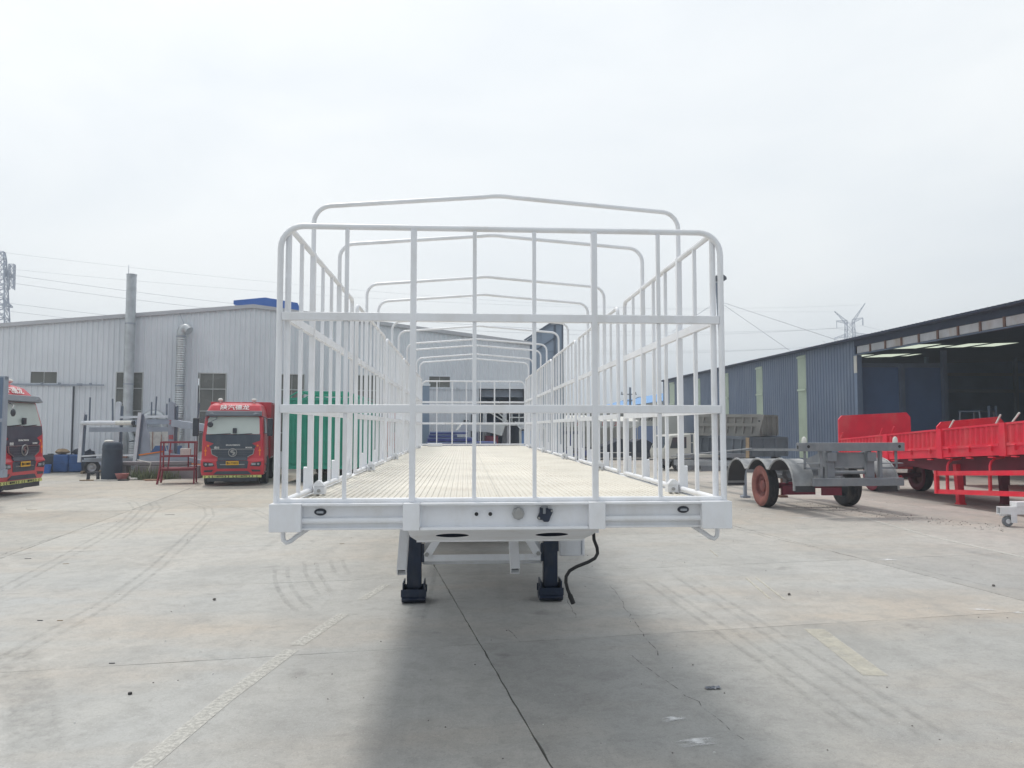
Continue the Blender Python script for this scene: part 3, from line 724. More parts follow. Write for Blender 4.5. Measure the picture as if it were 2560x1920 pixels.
# ================================================================== RIGHT SHED (slate blue cladding, long open side)
SK = -0.0197
def sx(y): return 19.5 + SK * (y - 27)
SHD = thing('open_shed', 'long slate blue sheet metal shed with green skylight strips and an open front', 'warehouse')
EZ = 6.38; Y_OP0, Y_OP1 = 10.0, 36.0; Y_END = 69.5
w = MB(); RP = 0.30; rprof = [(0, 0), (0.14, 0), (0.17, -0.03), (0.27, -0.03)]
ys = []
n_r = int((Y_END - Y_OP1) / RP)
for k in range(n_r):
    for dy, dx in rprof: ys.append((Y_OP1 + k * RP + dy, dx))
ys.append((Y_END, 0))
STR = [(41.1, 42.1, 0.3, 6.12), (47.0, 48.0, 0.3, 5.95), (52.9, 53.9, 0.3, 5.95), (59.0, 60.0, 0.3, 5.95), (65.9, 67.4, 0.3, 6.1)]
for (ya, da), (yb, db) in zip(ys, ys[1:]):
    ym = (ya + yb) / 2; cut = [s_ for s_ in STR if s_[0] < ym < s_[1]]
    for z0, z1 in (((0, EZ),) if not cut else ((0, cut[0][2]), (cut[0][3], EZ))):
        w.quad((sx(ya) + da, ya, z0), (sx(yb) + db, yb, z0), (sx(yb) + db, yb, z1), (sx(ya) + da, ya, z1))
part('wall', w, SHED, SHD, smooth=False)
for (ya, yb, z0, z1) in STR:
    w = MB(); n_ = 7
    for k in range(n_):
        a = ya + (yb - ya) * k / n_; b = ya + (yb - ya) * (k + 1) / n_; mm = (a + b) / 2
        w.quad((sx(a) - 0.02, a, z0), (sx(mm) - 0.05, mm, z0), (sx(mm) - 0.05, mm, z1), (sx(a) - 0.02, a, z1))
        w.quad((sx(mm) - 0.05, mm, z0), (sx(b) - 0.02, b, z0), (sx(b) - 0.02, b, z1), (sx(mm) - 0.05, mm, z1))
    st_ = part('skylight_strip', w, SKYL, SHD, smooth=False)
    for zb_ in (z1 - 0.10, 4.15):
        w = MB(); w.b2((sx(ya) - 0.09, ya - 0.02, zb_ - 0.05), (sx(ya) - 0.055, yb + 0.02, zb_ + 0.05)); part('strip_rail', w, SKYL, st_, smooth=False)
# far end wall, inner walls, back wall
w = MB(); w.b2((sx(Y_END), Y_END, 0), (sx(Y_END) + 24, Y_END + 0.1, EZ)); part('end_wall', w, SHED, SHD, smooth=False)
w = MB(); w.b2((44, 5, 0), (44.1, 69, 7.16)); w.prism([(sx(36) + 0.3, 55.0, 0), (44, 55.0, 0), (44, 55.0, 7.15), (sx(36) + 0.3, 55.0, 6.38)], (0, 0.1, 0)); w.b2((sx(36) + 0.3, 36.6, 0), (24.2, 36.7, 5.2)); w.b2((19.8, 4.9, 0), (44, 5.0, 6.3)); part('inner_wall', w, SHEDIN, SHD, smooth=False)
w = MB(); w.quad((sx(Y_OP1) + 0.02, Y_OP1, 0), (sx(Y_END) + 0.06, Y_END, 0), (sx(Y_END) + 0.06, Y_END, EZ), (sx(Y_OP1) + 0.06, Y_OP1, EZ)); part('lining', w, SHEDIN, SHD, smooth=False)
# roof in two slopes, with translucent skylights cut into it
RIDGE = 44.0; RZ = 7.15
def rz_(x, y): return EZ + 0.05 + (x - sx(y)) * (RZ - EZ) / (RIDGE - 19.5)
w = MB()
LIGHTS = [(24.9, 26.0, 46.0, 48.2), (26.5, 28.4, 46.0, 48.2), (28.9, 29.4, 46.4, 48.0), (25.0, 26.5, 40.0, 42.4), (27.0, 27.8, 40.9, 42.4), (28.2, 29.4, 40.2, 42.4), (29.9, 31.3, 40.4, 42.4)]
gx = sorted({18.9, RIDGE} | {l_[0] for l_ in LIGHTS} | {l_[1] for l_ in LIGHTS}); gy = sorted({4.0, Y_END + 0.3} | {l_[2] for l_ in LIGHTS} | {l_[3] for l_ in LIGHTS})
def rpt(x, y):
    xx = x if x > 19 else sx(y) - 0.35
    return (xx, y, rz_(xx, y))
for a, b in zip(gx, gx[1:]):
    for c_, d_ in zip(gy, gy[1:]):
        mx_, my_ = (a + b) / 2, (c_ + d_) / 2
        if any(l_[0] < mx_ < l_[1] and l_[2] < my_ < l_[3] for l_ in LIGHTS): continue
        w.quad(rpt(a, c_), rpt(b, c_), rpt(b, d_), rpt(a, d_))
w.quad((RIDGE, 4, RZ + 0.05), (44.4, 4, RZ), (44.4, Y_END + .3, RZ), (RIDGE, Y_END + .3, RZ + 0.05))
part('roof', w, SHEDTRIM, SHD, smooth=False)
SKG = bpy.data.materials.new('translucent_sheet'); SKG.use_nodes = True
_t = SKG.node_tree; _b = _t.nodes['Principled BSDF']; _b.inputs['Base Color'].default_value = (0.75, 0.82, 0.72, 1); _b.inputs['Roughness'].default_value = 0.5
_b.inputs['Transmission Weight'].default_value = 0.0
_tr = _t.nodes.new('ShaderNodeBsdfTranslucent'); _tr.inputs['Color'].default_value = (0.58, 0.64, 0.52, 1)
_mx = _t.nodes.new('ShaderNodeMixShader'); _mx.inputs['Fac'].default_value = 0.85
_t.links.new(_b.outputs[0], _mx.inputs[1]); _t.links.new(_tr.outputs[0], _mx.inputs[2]); _t.links.new(_mx.outputs[0], _t.nodes['Material Output'].inputs['Surface'])
for l_ in LIGHTS:
    w = MB(); w.quad(rpt(l_[0], l_[2]), rpt(l_[1], l_[2]), rpt(l_[1], l_[3]), rpt(l_[0], l_[3])); part('skylight', w, SKG, SHD, smooth=False)
# eaves edge and the deep beam over the opening
w = MB()
k = 0
y = 4.0
while y < Y_END:          # corrugated roof lip
    w.b2((sx(y) - 0.42, y, EZ - 0.045), (sx(y) - 0.30, y + 0.14, EZ + 0.03)); y += 0.28
w.prism([(sx(4) - 0.40, 4, EZ - 0.07), (sx(Y_END) - 0.40, Y_END, EZ - 0.07), (sx(Y_END) - 0.40, Y_END, EZ - 0.02), (sx(4) - 0.40, 4, EZ - 0.02)], (0.38, 0, 0))
part('eaves_edge', w, SHEDTRIM, SHD, smooth=False)
w = MB(); w.prism([(sx(Y_OP0) - 0.02, Y_OP0, 6.02), (sx(Y_OP1) - 0.02, Y_OP1, 6.02), (sx(Y_OP1) - 0.02, Y_OP1, EZ - 0.075), (sx(Y_OP0) - 0.02, Y_OP0, EZ - 0.075)], (0.1, 0, 0)); part('header_sheet', w, SHEDTRIM, SHD, smooth=False)
y = Y_OP1 - 0.25
while y > Y_OP0:
    ya, yb = y - 1.13, y
    w = MB(); w.prism([(sx(ya) - 0.01, ya, 5.66), (sx(yb) - 0.01, yb, 5.66), (sx(yb) - 0.01, yb, 5.995), (sx(ya) - 0.01, ya, 5.995)], (0.08, 0, 0)); part('fascia_panel', w, FASCIA, SHD, smooth=False)
    w = MB(); w.b2((sx(ya) - 0.05, ya - 0.11, 5.63), (sx(ya) + 0.08, ya - 0.005, 6.015)); part('beam_stiffener', w, RUST, SHD, smooth=False)
    y -= 1.245
w = MB(); w.prism([(sx(Y_OP0) - 0.06, Y_OP0, 5.59), (sx(Y_OP1) - 0.06, Y_OP1, 5.59), (sx(Y_OP1) - 0.06, Y_OP1, 5.625), (sx(Y_OP0) - 0.06, Y_OP0, 5.625)], (0.2, 0, 0)); part('beam_flange', w, SHEDSTEEL, SHD, smooth=False)
w = MB(); w.b2((sx(36) - 0.04, 35.75, 0), (sx(36) + 0.22, 35.98, 5.58)); part('jamb_post', w, SHEDSTEEL, SHD, smooth=False)
w = MB(); w.b2((sx(36) - 0.07, 35.7, 4.7), (sx(36) - 0.045, 35.98, 5.55)); part('door_post_plate', w, BEIGE, SHD, smooth=False)
for (px, py, h) in ((24.2, 36.45, 5.9), (22.0, 36.5, 5.2), (30.0, 46.9, 6.6), (36.0, 46.9, 6.6), (26.0, 54.8, 6.2), (33.0, 54.8, 6.2), (39.5, 46.9, 6.7)):
    w = MB(); w.b2((px - 0.11, py - 0.11, 0), (px + 0.11, py + 0.11, h)); part('column', w, SHEDSTEEL, SHD, smooth=False)
for a, b, h in (((26, 54.7), (33, 54.7), 4.6), ((30, 46.9), (43.9, 46.9), 4.4), ((19.7, 36.5), (24.2, 36.5), 5.15), ((24.4, 52.6), (43.9, 52.6), 5.9)):
    w = MB(); w.bar((*a, h), (*b, h), 0.12, 0.2); part('rail_beam', w, SHEDSTEEL, SHD, smooth=False)

# ================================================================== THE WHITE FENCE TRAILER
XC, YF = 0.222, 4.083
TR = thing('fence_trailer', 'long white stake-sided semi-trailer with hoops, seen end-on in the middle of the yard', 'trailer', (XC, YF, 0))
ZT, ZB = 1.596, 1.452          # beam top and bottom
DZ = 1.572                     # deck
TL = 13.95                     # deck length
# deck of ribbed sheet
PIT = 0.038; w = MB()
n_ = int(2.44 / PIT); x0 = -n_ * PIT / 2
pts = []
for k in range(n_):
    for dx, dz in ((0, 0), (0.018, 0), (0.022, 0.006), (0.034, 0.006)): pts.append((x0 + k * PIT + dx, dz))
pts.append((-x0, 0))
m3 = len(pts) // 2 - (len(pts) // 2) % 4
ye = [0.125, 4.75, 9.35, TL]
for cols in (pts[:m3 + 1], pts[m3:]):
    for ya, yb in zip(ye, ye[1:]):
        w = MB()
        for (xa, za), (xb, zb) in zip(cols, cols[1:]):
            g0 = 0.002 if (xa, za) == cols[0] else 0.0
            w.quad((xa + g0, ya, DZ + za), (xb, ya, DZ + zb), (xb, yb - 0.006, DZ + zb), (xa + g0, yb - 0.006, DZ + za))
        part('deck_plate', w, DECK, TR, smooth=False)
w = MB(); w.b2((-1.24, 0.125, DZ - 0.02), (1.24, TL, DZ - 0.012)); part('deck_frame', w, WHITE, TR, smooth=False)
# side rails and main beams
for s in (-1, 1):
    w = MB(); w.b2((s * 1.25, 0.10, ZB + 0.01), (s * 1.19, TL, DZ + 0.006)); part('side_rail', w, WHITE, TR, bevel=0.004)
    w = MB(); w.b2((s * 0.50 - 0.06, 2.6, 1.20), (s * 0.50 + 0.06, TL, DZ - 0.025)); part('main_beam', w, WHITE, TR)
for k in range(11):
    w = MB(); w.b2((-1.19, 1.6 + k * 1.1, 1.46), (1.19, 1.68 + k * 1.1, DZ - 0.022)); part('cross_member', w, WHITE, TR)
# front beam: recessed web, flanges, round rail
fbm = MB()
fbm.b2((-1.10, 0.045, ZB), (1.10, 0.10, ZT - 0.012))
fb_ = part('front_beam', fbm, WHITE, TR)
w = MB(); w.b2((-1.08, 0.0, ZT - 0.012), (-0.549, 0.12, ZT)); part('top_flange', w, WHITE, fb_, bevel=0.002)
w = MB(); w.b2((0.549, 0.0, ZT - 0.012), (1.08, 0.12, ZT)); part('top_flange', w, WHITE, fb_, bevel=0.002)
w = MB(); w.b2((-0.455, 0.0, ZT - 0.012), (0.455, 0.12, ZT)); part('top_flange', w, WHITE, fb_, bevel=0.002)
w = MB(); w.b2((-0.455, 0.0, ZB), (0.455, 0.12, ZB + 0.014)); part('bottom_flange', w, WHITE, fb_, bevel=0.002)
for s in (-1, 1):
    w = MB(); w.cyl((s * 1.085, 0.035, 1.503), (s * 0.54, 0.035, 1.503), 0.0165, n=14); part('round_rail', w, WHITE, fb_)
    w = MB(); w.b2((s * 1.085, 0.03, ZB + 0.004), (s * 0.54, 0.07, ZB + 0.012)); part('lower_lip', w, WHITE, fb_)
    w = MB(); w.b2((s * 0.78 - 0.012, 0.055, 1.518), (s * 0.78 + 0.012, 0.075, 1.524)); part('weld_tab', w, WHITE, fb_)
    w = MB(); w.b2((s * 1.25, -0.005, ZB - 0.004), (s * 1.082, 0.16, ZT + 0.001)); part('corner_box', w, WHITE, TR, bevel=0.003)
    w = MB(); w.b2((s * 0.547, -0.004, ZB - 0.001), (s * 0.457, 0.14, ZT + 0.0005)); part('stake_pocket', w, WHITE, TR, bevel=0.003)
    # marker lamp
    w = MB(); w.ball((s * 0.99, 0.043, 1.549), 0.033, 18, (1.0, 0.35, 0.58)); lp = part('marker_lamp', w, DARKPL, TR)
    w = MB(); w.b2((s * 0.99 - 0.019, 0.028, 1.542), (s * 0.99 + 0.019, 0.038, 1.555)); part('lens', w, LENS, lp, bevel=0.004)
    # tie-down loop under the corner
    w = MB(); ax = s * 1.195
    w.tube([(ax, 0.09, ZB + 0.01), (ax, 0.085, ZB - 0.03), (ax - s * 0.004, 0.08, ZB - 0.055), (ax - s * 0.018, 0.085, ZB - 0.071), (ax - s * 0.036, 0.095, ZB - 0.066), (ax - s * 0.065, 0.125, ZB - 0.042), (ax - s * 0.145, 0.22, ZB + 0.012)], 0.0125, 10); part('tie_loop', w, WHITE, TR)
    w = MB(); w.b2((s * 1.25, 0.16, ZB + 0.004), (s * 1.10, 0.30, ZB + 0.05)); part('corner_gusset', w, WHITE, TR)
# couplings on the beam
for x in (-0.153, -0.078):
    w = MB(); w.cyl((x, 0.033, 1.533), (x, 0.049, 1.533), 0.0165, n=16); f_ = part('air_coupling', w, WHITE, TR)
    w = MB(); w.cyl((x, 0.030, 1.533), (x, 0.0333, 1.533), 0.0105, n=14); part('port', w, BLACK, f_)
w = MB(); w.cyl((0.074, 0.022, 1.534), (0.074, 0.06, 1.534), 0.0345, n=8); so = part('electric_socket', w, CHROME, TR, bevel=0.004)
w = MB(); w.cyl((0.074, 0.013, 1.534), (0.074, 0.023, 1.534), 0.024, n=20); w.b2((0.064, 0.009, 1.545), (0.084, 0.021, 1.568)); part('lid', w, CHROME, so, bevel=0.002)
w = MB()
w.prism([(0.192, 0.02, 1.566), (0.236, 0.02, 1.565), (0.240, 0.02, 1.558), (0.262, 0.02, 1.556), (0.264, 0.02, 1.545), (0.252, 0.02, 1.520), (0.243, 0.02, 1.494), (0.236, 0.02, 1.489), (0.212, 0.02, 1.490), (0.207, 0.02, 1.499), (0.180, 0.02, 1.503), (0.178, 0.02, 1.512), (0.190, 0.02, 1.540)], (0, 0.04, 0))
s7 = part('seven_pin_socket', w, NAVY, TR, bevel=0.003)
w = MB(); w.b2((0.207, 0.008, 1.534), (0.222, 0.02, 1.572)); w.b2((0.196, 0.006, 1.566), (0.234, 0.018, 1.575)); part('lid_spring', w, PRIMER, s7, bevel=0.002)
w = MB(); w.cyl((0.186, 0.012, 1.511), (0.186, 0.0205, 1.511), 0.006, n=8); w.cyl((0.256, 0.012, 1.549), (0.256, 0.0205, 1.549), 0.006, n=8); part('socket_screw', w, CHROME, s7)

# king-pin bolster plate with two real holes: front lip slopes down and back
def pl(u, v):      # u across, v along the slope 0..1
    y = 0.05 + v * 0.47; z = 1.448 - v * 0.126
    return Vector((u, y, z))
w = MB()
HR = 0.096; HV = HR / 0.4866
cells = [(-0.287, 0.5), (0.287, 0.5)]
nv = 24
def ringpts(cu, cv): return [pl(cu + HR * math.cos(2 * math.pi * k / nv), cv + HV * math.sin(2 * math.pi * k / nv)) for k in range(nv)]
def sqpts(cu, cv, hu):
    P = []
    for k in range(nv):
        c_, s_ = math.cos(2 * math.pi * k / nv), math.sin(2 * math.pi * k / nv); m_ = max(abs(c_), abs(s_))
        P.append(pl(cu + hu * c_ / m_, 0.5 + 0.5 * s_ / m_))
    return P
hu = 0.12
for cu, cv in cells:
    a, b = ringpts(cu, cv), sqpts(cu, cv, hu); o_ = len(w.v)
    w.add(a + b, [(k, (k + 1) % nv, nv + (k + 1) % nv, nv + k) for k in range(nv)])
    lo = [p + Vector((0, 0.003, -0.003)) for p in a]; w.add(a + lo, [(k, (k + 1) % nv, nv + (k + 1) % nv, nv + k) for k in range(nv)])
for a, b in ((-0.287 - hu, -0.49), (-0.287 + hu, 0.287 - hu), (0.287 + hu, 0.49)):
    w.quad(pl(a, 0), pl(b, 0), pl(b, 1), pl(a, 1))
for s in (-1, 1): w.add([pl(s * 0.49, 0), pl(s * 0.526, 0.0), pl(s * 0.530, 0.6), pl(s * 0.505, 1), pl(s * 0.49, 1)], [(0, 1, 2, 3, 4)])
w.b2((-0.505, 0.52, 1.312), (0.505, 1.7, 1.322))
kp = part('king_pin_plate', w, WHITE, TR, smooth=False)
w = MB(); w.b2((-0.46, 0.47, 1.336), (0.46, 0.485, 1.56)); part('hole_shade_sheet', w, NAVY, kp)  # dark sheet added behind the holes to paint the shade inside them
w = MB(); w.cyl((0, 1.3, 1.312), (0, 1.3, 1.262), 0.045, n=16); part('king_pin', w, CHROME, kp)

# landing legs
LEG_Y = 8.88 - YF
for s in (-1, 1):
    x = s * 0.79
    w = MB(); w.b2((x - 0.082, LEG_Y - 0.07, 0.16), (x + 0.082, LEG_Y + 0.07, 1.42)); lg = part('landing_leg', w, NAVY, TR, bevel=0.006)
    w = MB(); w.b2((x - 0.066, LEG_Y - 0.058, 0.10), (x + 0.066, LEG_Y + 0.058, 0.17)); w.b2((x + s * 0.082, LEG_Y - 0.05, 0.56), (x + s * 0.098, LEG_Y + 0.05, 0.70)); part('leg_inner', w, NAVY, lg, bevel=0.004)
    w = MB()
    w.b2((x - 0.142, LEG_Y - 0.15, 0.075), (x + 0.142, LEG_Y - 0.138, 0.16))
    w.b2((x - 0.142, LEG_Y + 0.138, 0.075), (x + 0.142, LEG_Y + 0.15, 0.16))
    for q in (-0.118, 0.118): w.b2((x + q - 0.008, LEG_Y - 0.137, 0.08), (x + q + 0.008, LEG_Y + 0.137, 0.235))
    w.cyl((x - 0.135, LEG_Y, 0.175), (x + 0.135, LEG_Y, 0.175), 0.022, n=12)
    part('foot_bracket', w, NAVY, lg, bevel=0.003)
    w = MB()
    w.prism([(x - 0.135, LEG_Y - 0.17, 0.05), (x - 0.135, LEG_Y - 0.12, 0.012), (x - 0.135, LEG_Y, 0.001), (x - 0.135, LEG_Y + 0.12, 0.012), (x - 0.135, LEG_Y + 0.17, 0.05), (x - 0.135, LEG_Y + 0.136, 0.076), (x - 0.135, LEG_Y - 0.136, 0.076)], (0.27, 0, 0)); part('foot', w, NAVY, lg, bevel=0.004)
    w = MB(); w.b2((x - s * 0.082, LEG_Y - 0.06, 0.45), (x - s * 0.115, LEG_Y - 0.03, 0.66)); part('strut_lug', w, NAVY, lg, bevel=0.003)
    w = MB(); w.bar((x - s * 0.145, LEG_Y - 0.075, 0.52), (x - s * 0.50, LEG_Y - 0.075, 1.10), 0.085, 0.012, (0, 1, 0)); w.bar((x - s * 0.13, LEG_Y - 0.03, 0.56), (x - s * 0.27, LEG_Y + 0.3, 1.20), 0.06, 0.012, (0, 1, 0)); part('leg_strut', w, WHITE, TR, bevel=0.003)
    w = MB(); w.cyl((x - s * 0.145, LEG_Y - 0.10, 0.545), (x - s * 0.145, LEG_Y - 0.07, 0.545), 0.026, n=6); part('strut_bolt', w, CHROME, TR)
w = MB(); w.b2((-0.70, LEG_Y - 0.055, 0.462), (0.70, LEG_Y - 0.045, 0.535)); w.b2((-0.70, LEG_Y - 0.045, 0.455), (0.70, LEG_Y + 0.06, 0.462)); w.b2((-0.70, LEG_Y + 0.06, 0.405), (0.70, LEG_Y + 0.07, 0.462)); part('leg_brace', w, WHITE, TR, bevel=0.002)
# spare wheel carrier: two square tubes with open ends
for x, yy in ((-0.74, 2.35), (0.215, 2.35)):
    w = MB(); t_ = 0.008; h_ = 0.036
    p0, p1 = Vector((x, yy, 0.79)), Vector((x, yy + 0.62, 1.40)); d = (p1 - p0)
    for q, ww, hh in (((-h_, 0), t_, 2 * h_), ((h_, 0), t_, 2 * h_), ((0, -h_), 2 * h_ - t_, t_), ((0, h_), 2 * h_ - t_, t_)):
        up = Vector((1, 0, 0)).cross(d.normalized()); off = Vector((q[0], 0, 0)) + up * q[1]
        w.bar(p0 + off, p1 + off, ww, hh, up)
    c_ = part('carrier_tube', w, WHITE, TR)
    w = MB(); w.bar(p0 + d * 0.04, p0 + d * 0.06, 2 * h_ - 0.012, 2 * h_ - 0.012, Vector((1, 0, 0)).cross(d.normalized())); part('tube_bore', w, DARKPL, c_)
# crank handle
cy_ = 7.55 - YF; cx_ = -XC
w = MB(); w.tube([(1.30 + cx_, cy_, 0.96), (1.305 + cx_, cy_, 0.88), (1.335 + cx_, cy_ - .005, 0.80), (1.338 + cx_, cy_ - .01, 0.745), (1.31 + cx_, cy_ - .02, 0.70), (1.24 + cx_, cy_ - .03, 0.665), (1.12 + cx_, cy_ - .04, 0.622), (1.05 + cx_, cy_ - .05, 0.585), (1.015 + cx_, cy_ - .05, 0.53), (1.012 + cx_, cy_ - .05, 0.47), (1.03 + cx_, cy_ - .05, 0.40), (1.06 + cx_, cy_ - .05, 0.33)], 0.017, 12)
ck = part('crank_handle', w, BLACK, TR)
w = MB(); w.cyl((1.051 + cx_, cy_ - .05, 0.35), (1.085 + cx_, cy_ - .05, 0.265), 0.024, n=14); part('grip', w, BLACK, ck)
w = MB(); w.b2((1.24 + cx_, cy_ - .03, 0.95), (1.35 + cx_, cy_ + .05, 1.02)); part('crank_bracket', w, WHITE, TR, bevel=0.004)
# white tool box on the right
w = MB(); w.b2((0.93, 5.0, 0.46), (1.235, 6.3, 1.44)); tb = part('tool_box', w, WHITE, TR, bevel=0.01)
w = MB(); w.b2((1.195, 4.988, 0.48), (1.203, 5.0, 1.42)); part('door_seam', w, CARGREY, tb)
# running gear far behind
def wheel_meshes(r, wd, tm, rm, side=None):
    h = wd / 2; t = MB()
    prof_ = [(r * 0.58, -h * 0.78), (r * 0.70, -h * 0.98), (r * 0.86, -h), (r * 0.965, -h * 0.86), (r, -h * 0.62)]
    for k in range(4):
        a = -h * 0.62 + h * 1.24 * (k + 0.42) / 4; b = a + h * 0.07
        prof_ += [(r, a), (r - 0.014, a + 0.004), (r - 0.014, b), (r, b + 0.004)]
    prof_ += [(r, h * 0.62), (r * 0.965, h * 0.86), (r * 0.86, h), (r * 0.70, h * 0.98), (r * 0.58, h * 0.78)]
    t.lathe(prof_, (0, 0, 0), 'x', 36)
    tyre = t.mesh('tyre', [tm] + ([side] if side else []), True, 30)
    if side:
        for p in tyre.polygons:
            c_ = p.center; rad = math.hypot(c_.y, c_.z)
            if rad < r * 0.96: p.material_index = 1
    q = MB()
    q.lathe([(r * 0.585, -h * 0.80), (r * 0.55, -h * 0.72), (r * 0.52, -h * 0.3), (r * 0.34, -h * 0.12), (r * 0.30, -h * 0.1), (r * 0.28, -h * 0.45), (r * 0.20, -h * 0.6), (0.001, -h * 0.6)], (0, 0, 0), 'x', 28)
    q.lathe([(r * 0.585, h * 0.80), (r * 0.54, h * 0.6), (r * 0.50, h * 0.0), (0.001, h * 0.0)], (0, 0, 0), 'x', 28)
    for k in range(8):
        a = k * math.pi / 4; q.cyl((-h * 0.14, r * 0.42 * math.cos(a), r * 0.42 * math.sin(a)), (-h * 0.30, r * 0.42 * math.cos(a), r * 0.42 * math.sin(a)), r * 0.03, n=6)
    return tyre, q.mesh('rim', rm, True, 30)
def add_wheel(ms, parent, loc, flip=False, name='wheel'):
    o = place(name, ms[0], parent, loc, (0, 0, math.pi if flip else 0))
    place('rim', ms[1], o); return o
WM = wheel_meshes(0.51, 0.28, TYRE, RIMW)
for yy in (9.9, 11.2, 12.5):
    for x in (-1.0, -0.66, 0.66, 1.0): add_wheel(WM, TR, (x, yy, 0.51), x > 0)
    w = MB(); w.cyl((-1.0, yy, 0.51), (1.0, yy, 0.51), 0.075, n=12); w.b2((-0.56, yy - 0.4, 0.6), (-0.44, yy + 0.4, 1.2)); w.b2((0.44, yy - 0.4, 0.6), (0.56, yy + 0.4, 1.2)); part('axle', w, NAVY, TR)

# --- fencing
GZ0, GZ1 = 1.605, 3.108
def gate_frame_pts(hw, z0, z1, r):
    return [(-hw, 0, z0)] + arc(-hw + r, z1 - r, r, 180, 90, 7) + arc(hw - r, z1 - r, r, 90, 0, 7) + [(hw, 0, z0)]
def gate(name, y, label):
    w = MB(); w.tube(gate_frame_pts(1.228, GZ0 - 0.008, GZ1, 0.125), 0.0168, 12)
    gte = part(name, w, WHITE, TR, label); gte.location = (0, y, 0)
    w = MB(); w.cyl((-1.215, 0, GZ0), (1.215, 0, GZ0), 0.0165, n=12); part('bottom_rail', w, WHITE, gte)
    for z in (2.1035, 2.6075):
        w = MB(); w.b2((-1.213, -0.018, z - 0.023), (1.213, 0.014, z + 0.023)); part('cross_rail', w, WHITE, gte, bevel=0.004)
    zz = [GZ0 + 0.012, 2.1035 - 0.0235, 2.1035 + 0.0235, 2.6075 - 0.0235, 2.6075 + 0.0235, GZ1 - 0.012]
    for x in (-0.868, -0.503, -0.166, 0.166, 0.503, 0.868):
        thick = abs(abs(x) - 0.503) < 0.01; hw = 0.0165 if thick else 0.0108
        w = MB()
        if thick:
            w.b2((x - hw, -0.019, ZT + 0.002), (x + hw, 0.015, GZ1 - 0.013))
        else:
            for a, b in ((0, 1), (2, 3), (4, 5)): w.b2((x - hw, -0.011, zz[a]), (x + hw, 0.010, zz[b]))
        part('post' if thick else 'bar', w, WHITE, gte, bevel=0.003)
    return gte
g1 = gate('front_gate', 0.062, None)
g2 = gate('rear_gate', 17.95 - YF, None)

SXP = 1.19
def panel_meshes():
    Ln, r = 2.35, 0.055; M = {}
    w = MB(); w.tube([(0, 0, GZ0)] + arc(r, GZ1 - r, r, 180, 90, 6, lambda a, b: (0, a, b)) + arc(Ln - r, GZ1 - r, r, 90, 0, 6, lambda a, b: (0, a, b)) + [(0, Ln, GZ0)], 0.0168, 10)
    M['frame'] = w.mesh('side_panel', WHITE)
    w = MB(); w.cyl((0, 0, GZ0), (0, Ln, GZ0), 0.0175, n=12); M['bottom'] = w.mesh('bottom_rail', WHITE)
    w = MB(); w.b2((-0.014, 0.012, -0.023), (0.014, Ln - 0.012, 0.023)); M['rail'] = w.mesh('cross_rail', WHITE, False)
    w = MB(); w.b2((-0.0105, -0.0105, GZ0 + 0.01), (0.0105, 0.0105, GZ1 - 0.01)); M['bar'] = w.mesh('bar', WHITE, False)
    w = MB(); w.b2((-0.0165, -0.0165, GZ0 - 0.015), (0.0165, 0.0165, GZ1 + 0.012)); M['post'] = w.mesh('hoop_post', WHITE, False)
    w = MB(); w.prism([(0, -0.016, GZ0 - 0.01), (0, 0.016, GZ0 - 0.01), (0, 0.016, GZ0 + 0.12), (0, 0.0, GZ0 + 0.15), (0, -0.016, GZ0 + 0.145)], (0.022, 0, 0)); M['gus'] = w.mesh('stake_plate', WHITE, False)
    w = MB(); w.b2((-0.033, -0.04, DZ + 0.011), (0.033, 0.04, DZ + 0.058)); M['hinge'] = w.mesh('hinge_block', WHITE, False)
    w = MB(); w.prism([(-0.045, 0, DZ + 0.060), (0.045, 0, DZ + 0.060), (0.042, 0, DZ + 0.072), (0.012, 0, DZ + 0.108), (-0.012, 0, DZ + 0.108), (-0.042, 0, DZ + 0.072)], (0, 0.05, 0)); w.v = [(x * 0.85, y, DZ + 0.06 + (z - DZ - 0.06) * 0.72) for x, y, z in w.v]; M['cap'] = w.mesh('hinge_cap', WHITE, False)
    w = MB(); w.cyl((0, 0, 0), (0, 0.014, 0), 0.011, n=12); M['pin'] = w.mesh('hinge_pin', CHROME)
    w = MB(); w.b2((-0.02, -0.03, ZB), (0.02, 0.03, 2.09)); M['stanchion'] = w.mesh('stanchion', WHITE, False)
    return M
PM = panel_meshes()
NB = 7
for s in (-1, 1):
    for k in range(5):
        y0 = 4.17 + 2.65 * k - YF
        pnl = place('side_panel', PM['frame'], TR, (s * SXP, y0, 0))
        place('bottom_rail', PM['bottom'], pnl)
        for z in (2.1035, 2.6075): place('cross_rail', PM['rail'], pnl, (0, 0, z))
        for q in range(1, NB):
            yy = 2.35 * q / NB
            hp_ = q in (2, 5)
            place('hoop_post' if hp_ else 'bar', PM['post' if hp_ else 'bar'], pnl, (0, yy, 0))
            if hp_:
                place('stake_plate', PM['gus'], pnl, (0.017 if s > 0 else -0.039, yy + 0.0, 0))
        place('stake_plate', PM['gus'], pnl, (0.017 if s > 0 else -0.039, 2.35 - 0.03, 0))
        hg = place('hinge_block', PM['hinge'], pnl, (-s * 0.06, 2.35 * 2 / NB + 0.02, 0), (0, 0, 0))
        hg2 = place('hinge_cap', PM['cap'], pnl, (-s * 0.055, 2.35 * 2 / NB - 0.025, 0))
        place('hinge_pin', PM['pin'], pnl, (-s * 0.06, 2.35 * 2 / NB - 0.032, DZ + 0.034))
        if k < 4: place('stanchion', PM['stanchion'], TR, (s * (SXP + 0.035), y0 + 2.35 + 0.15, 0))
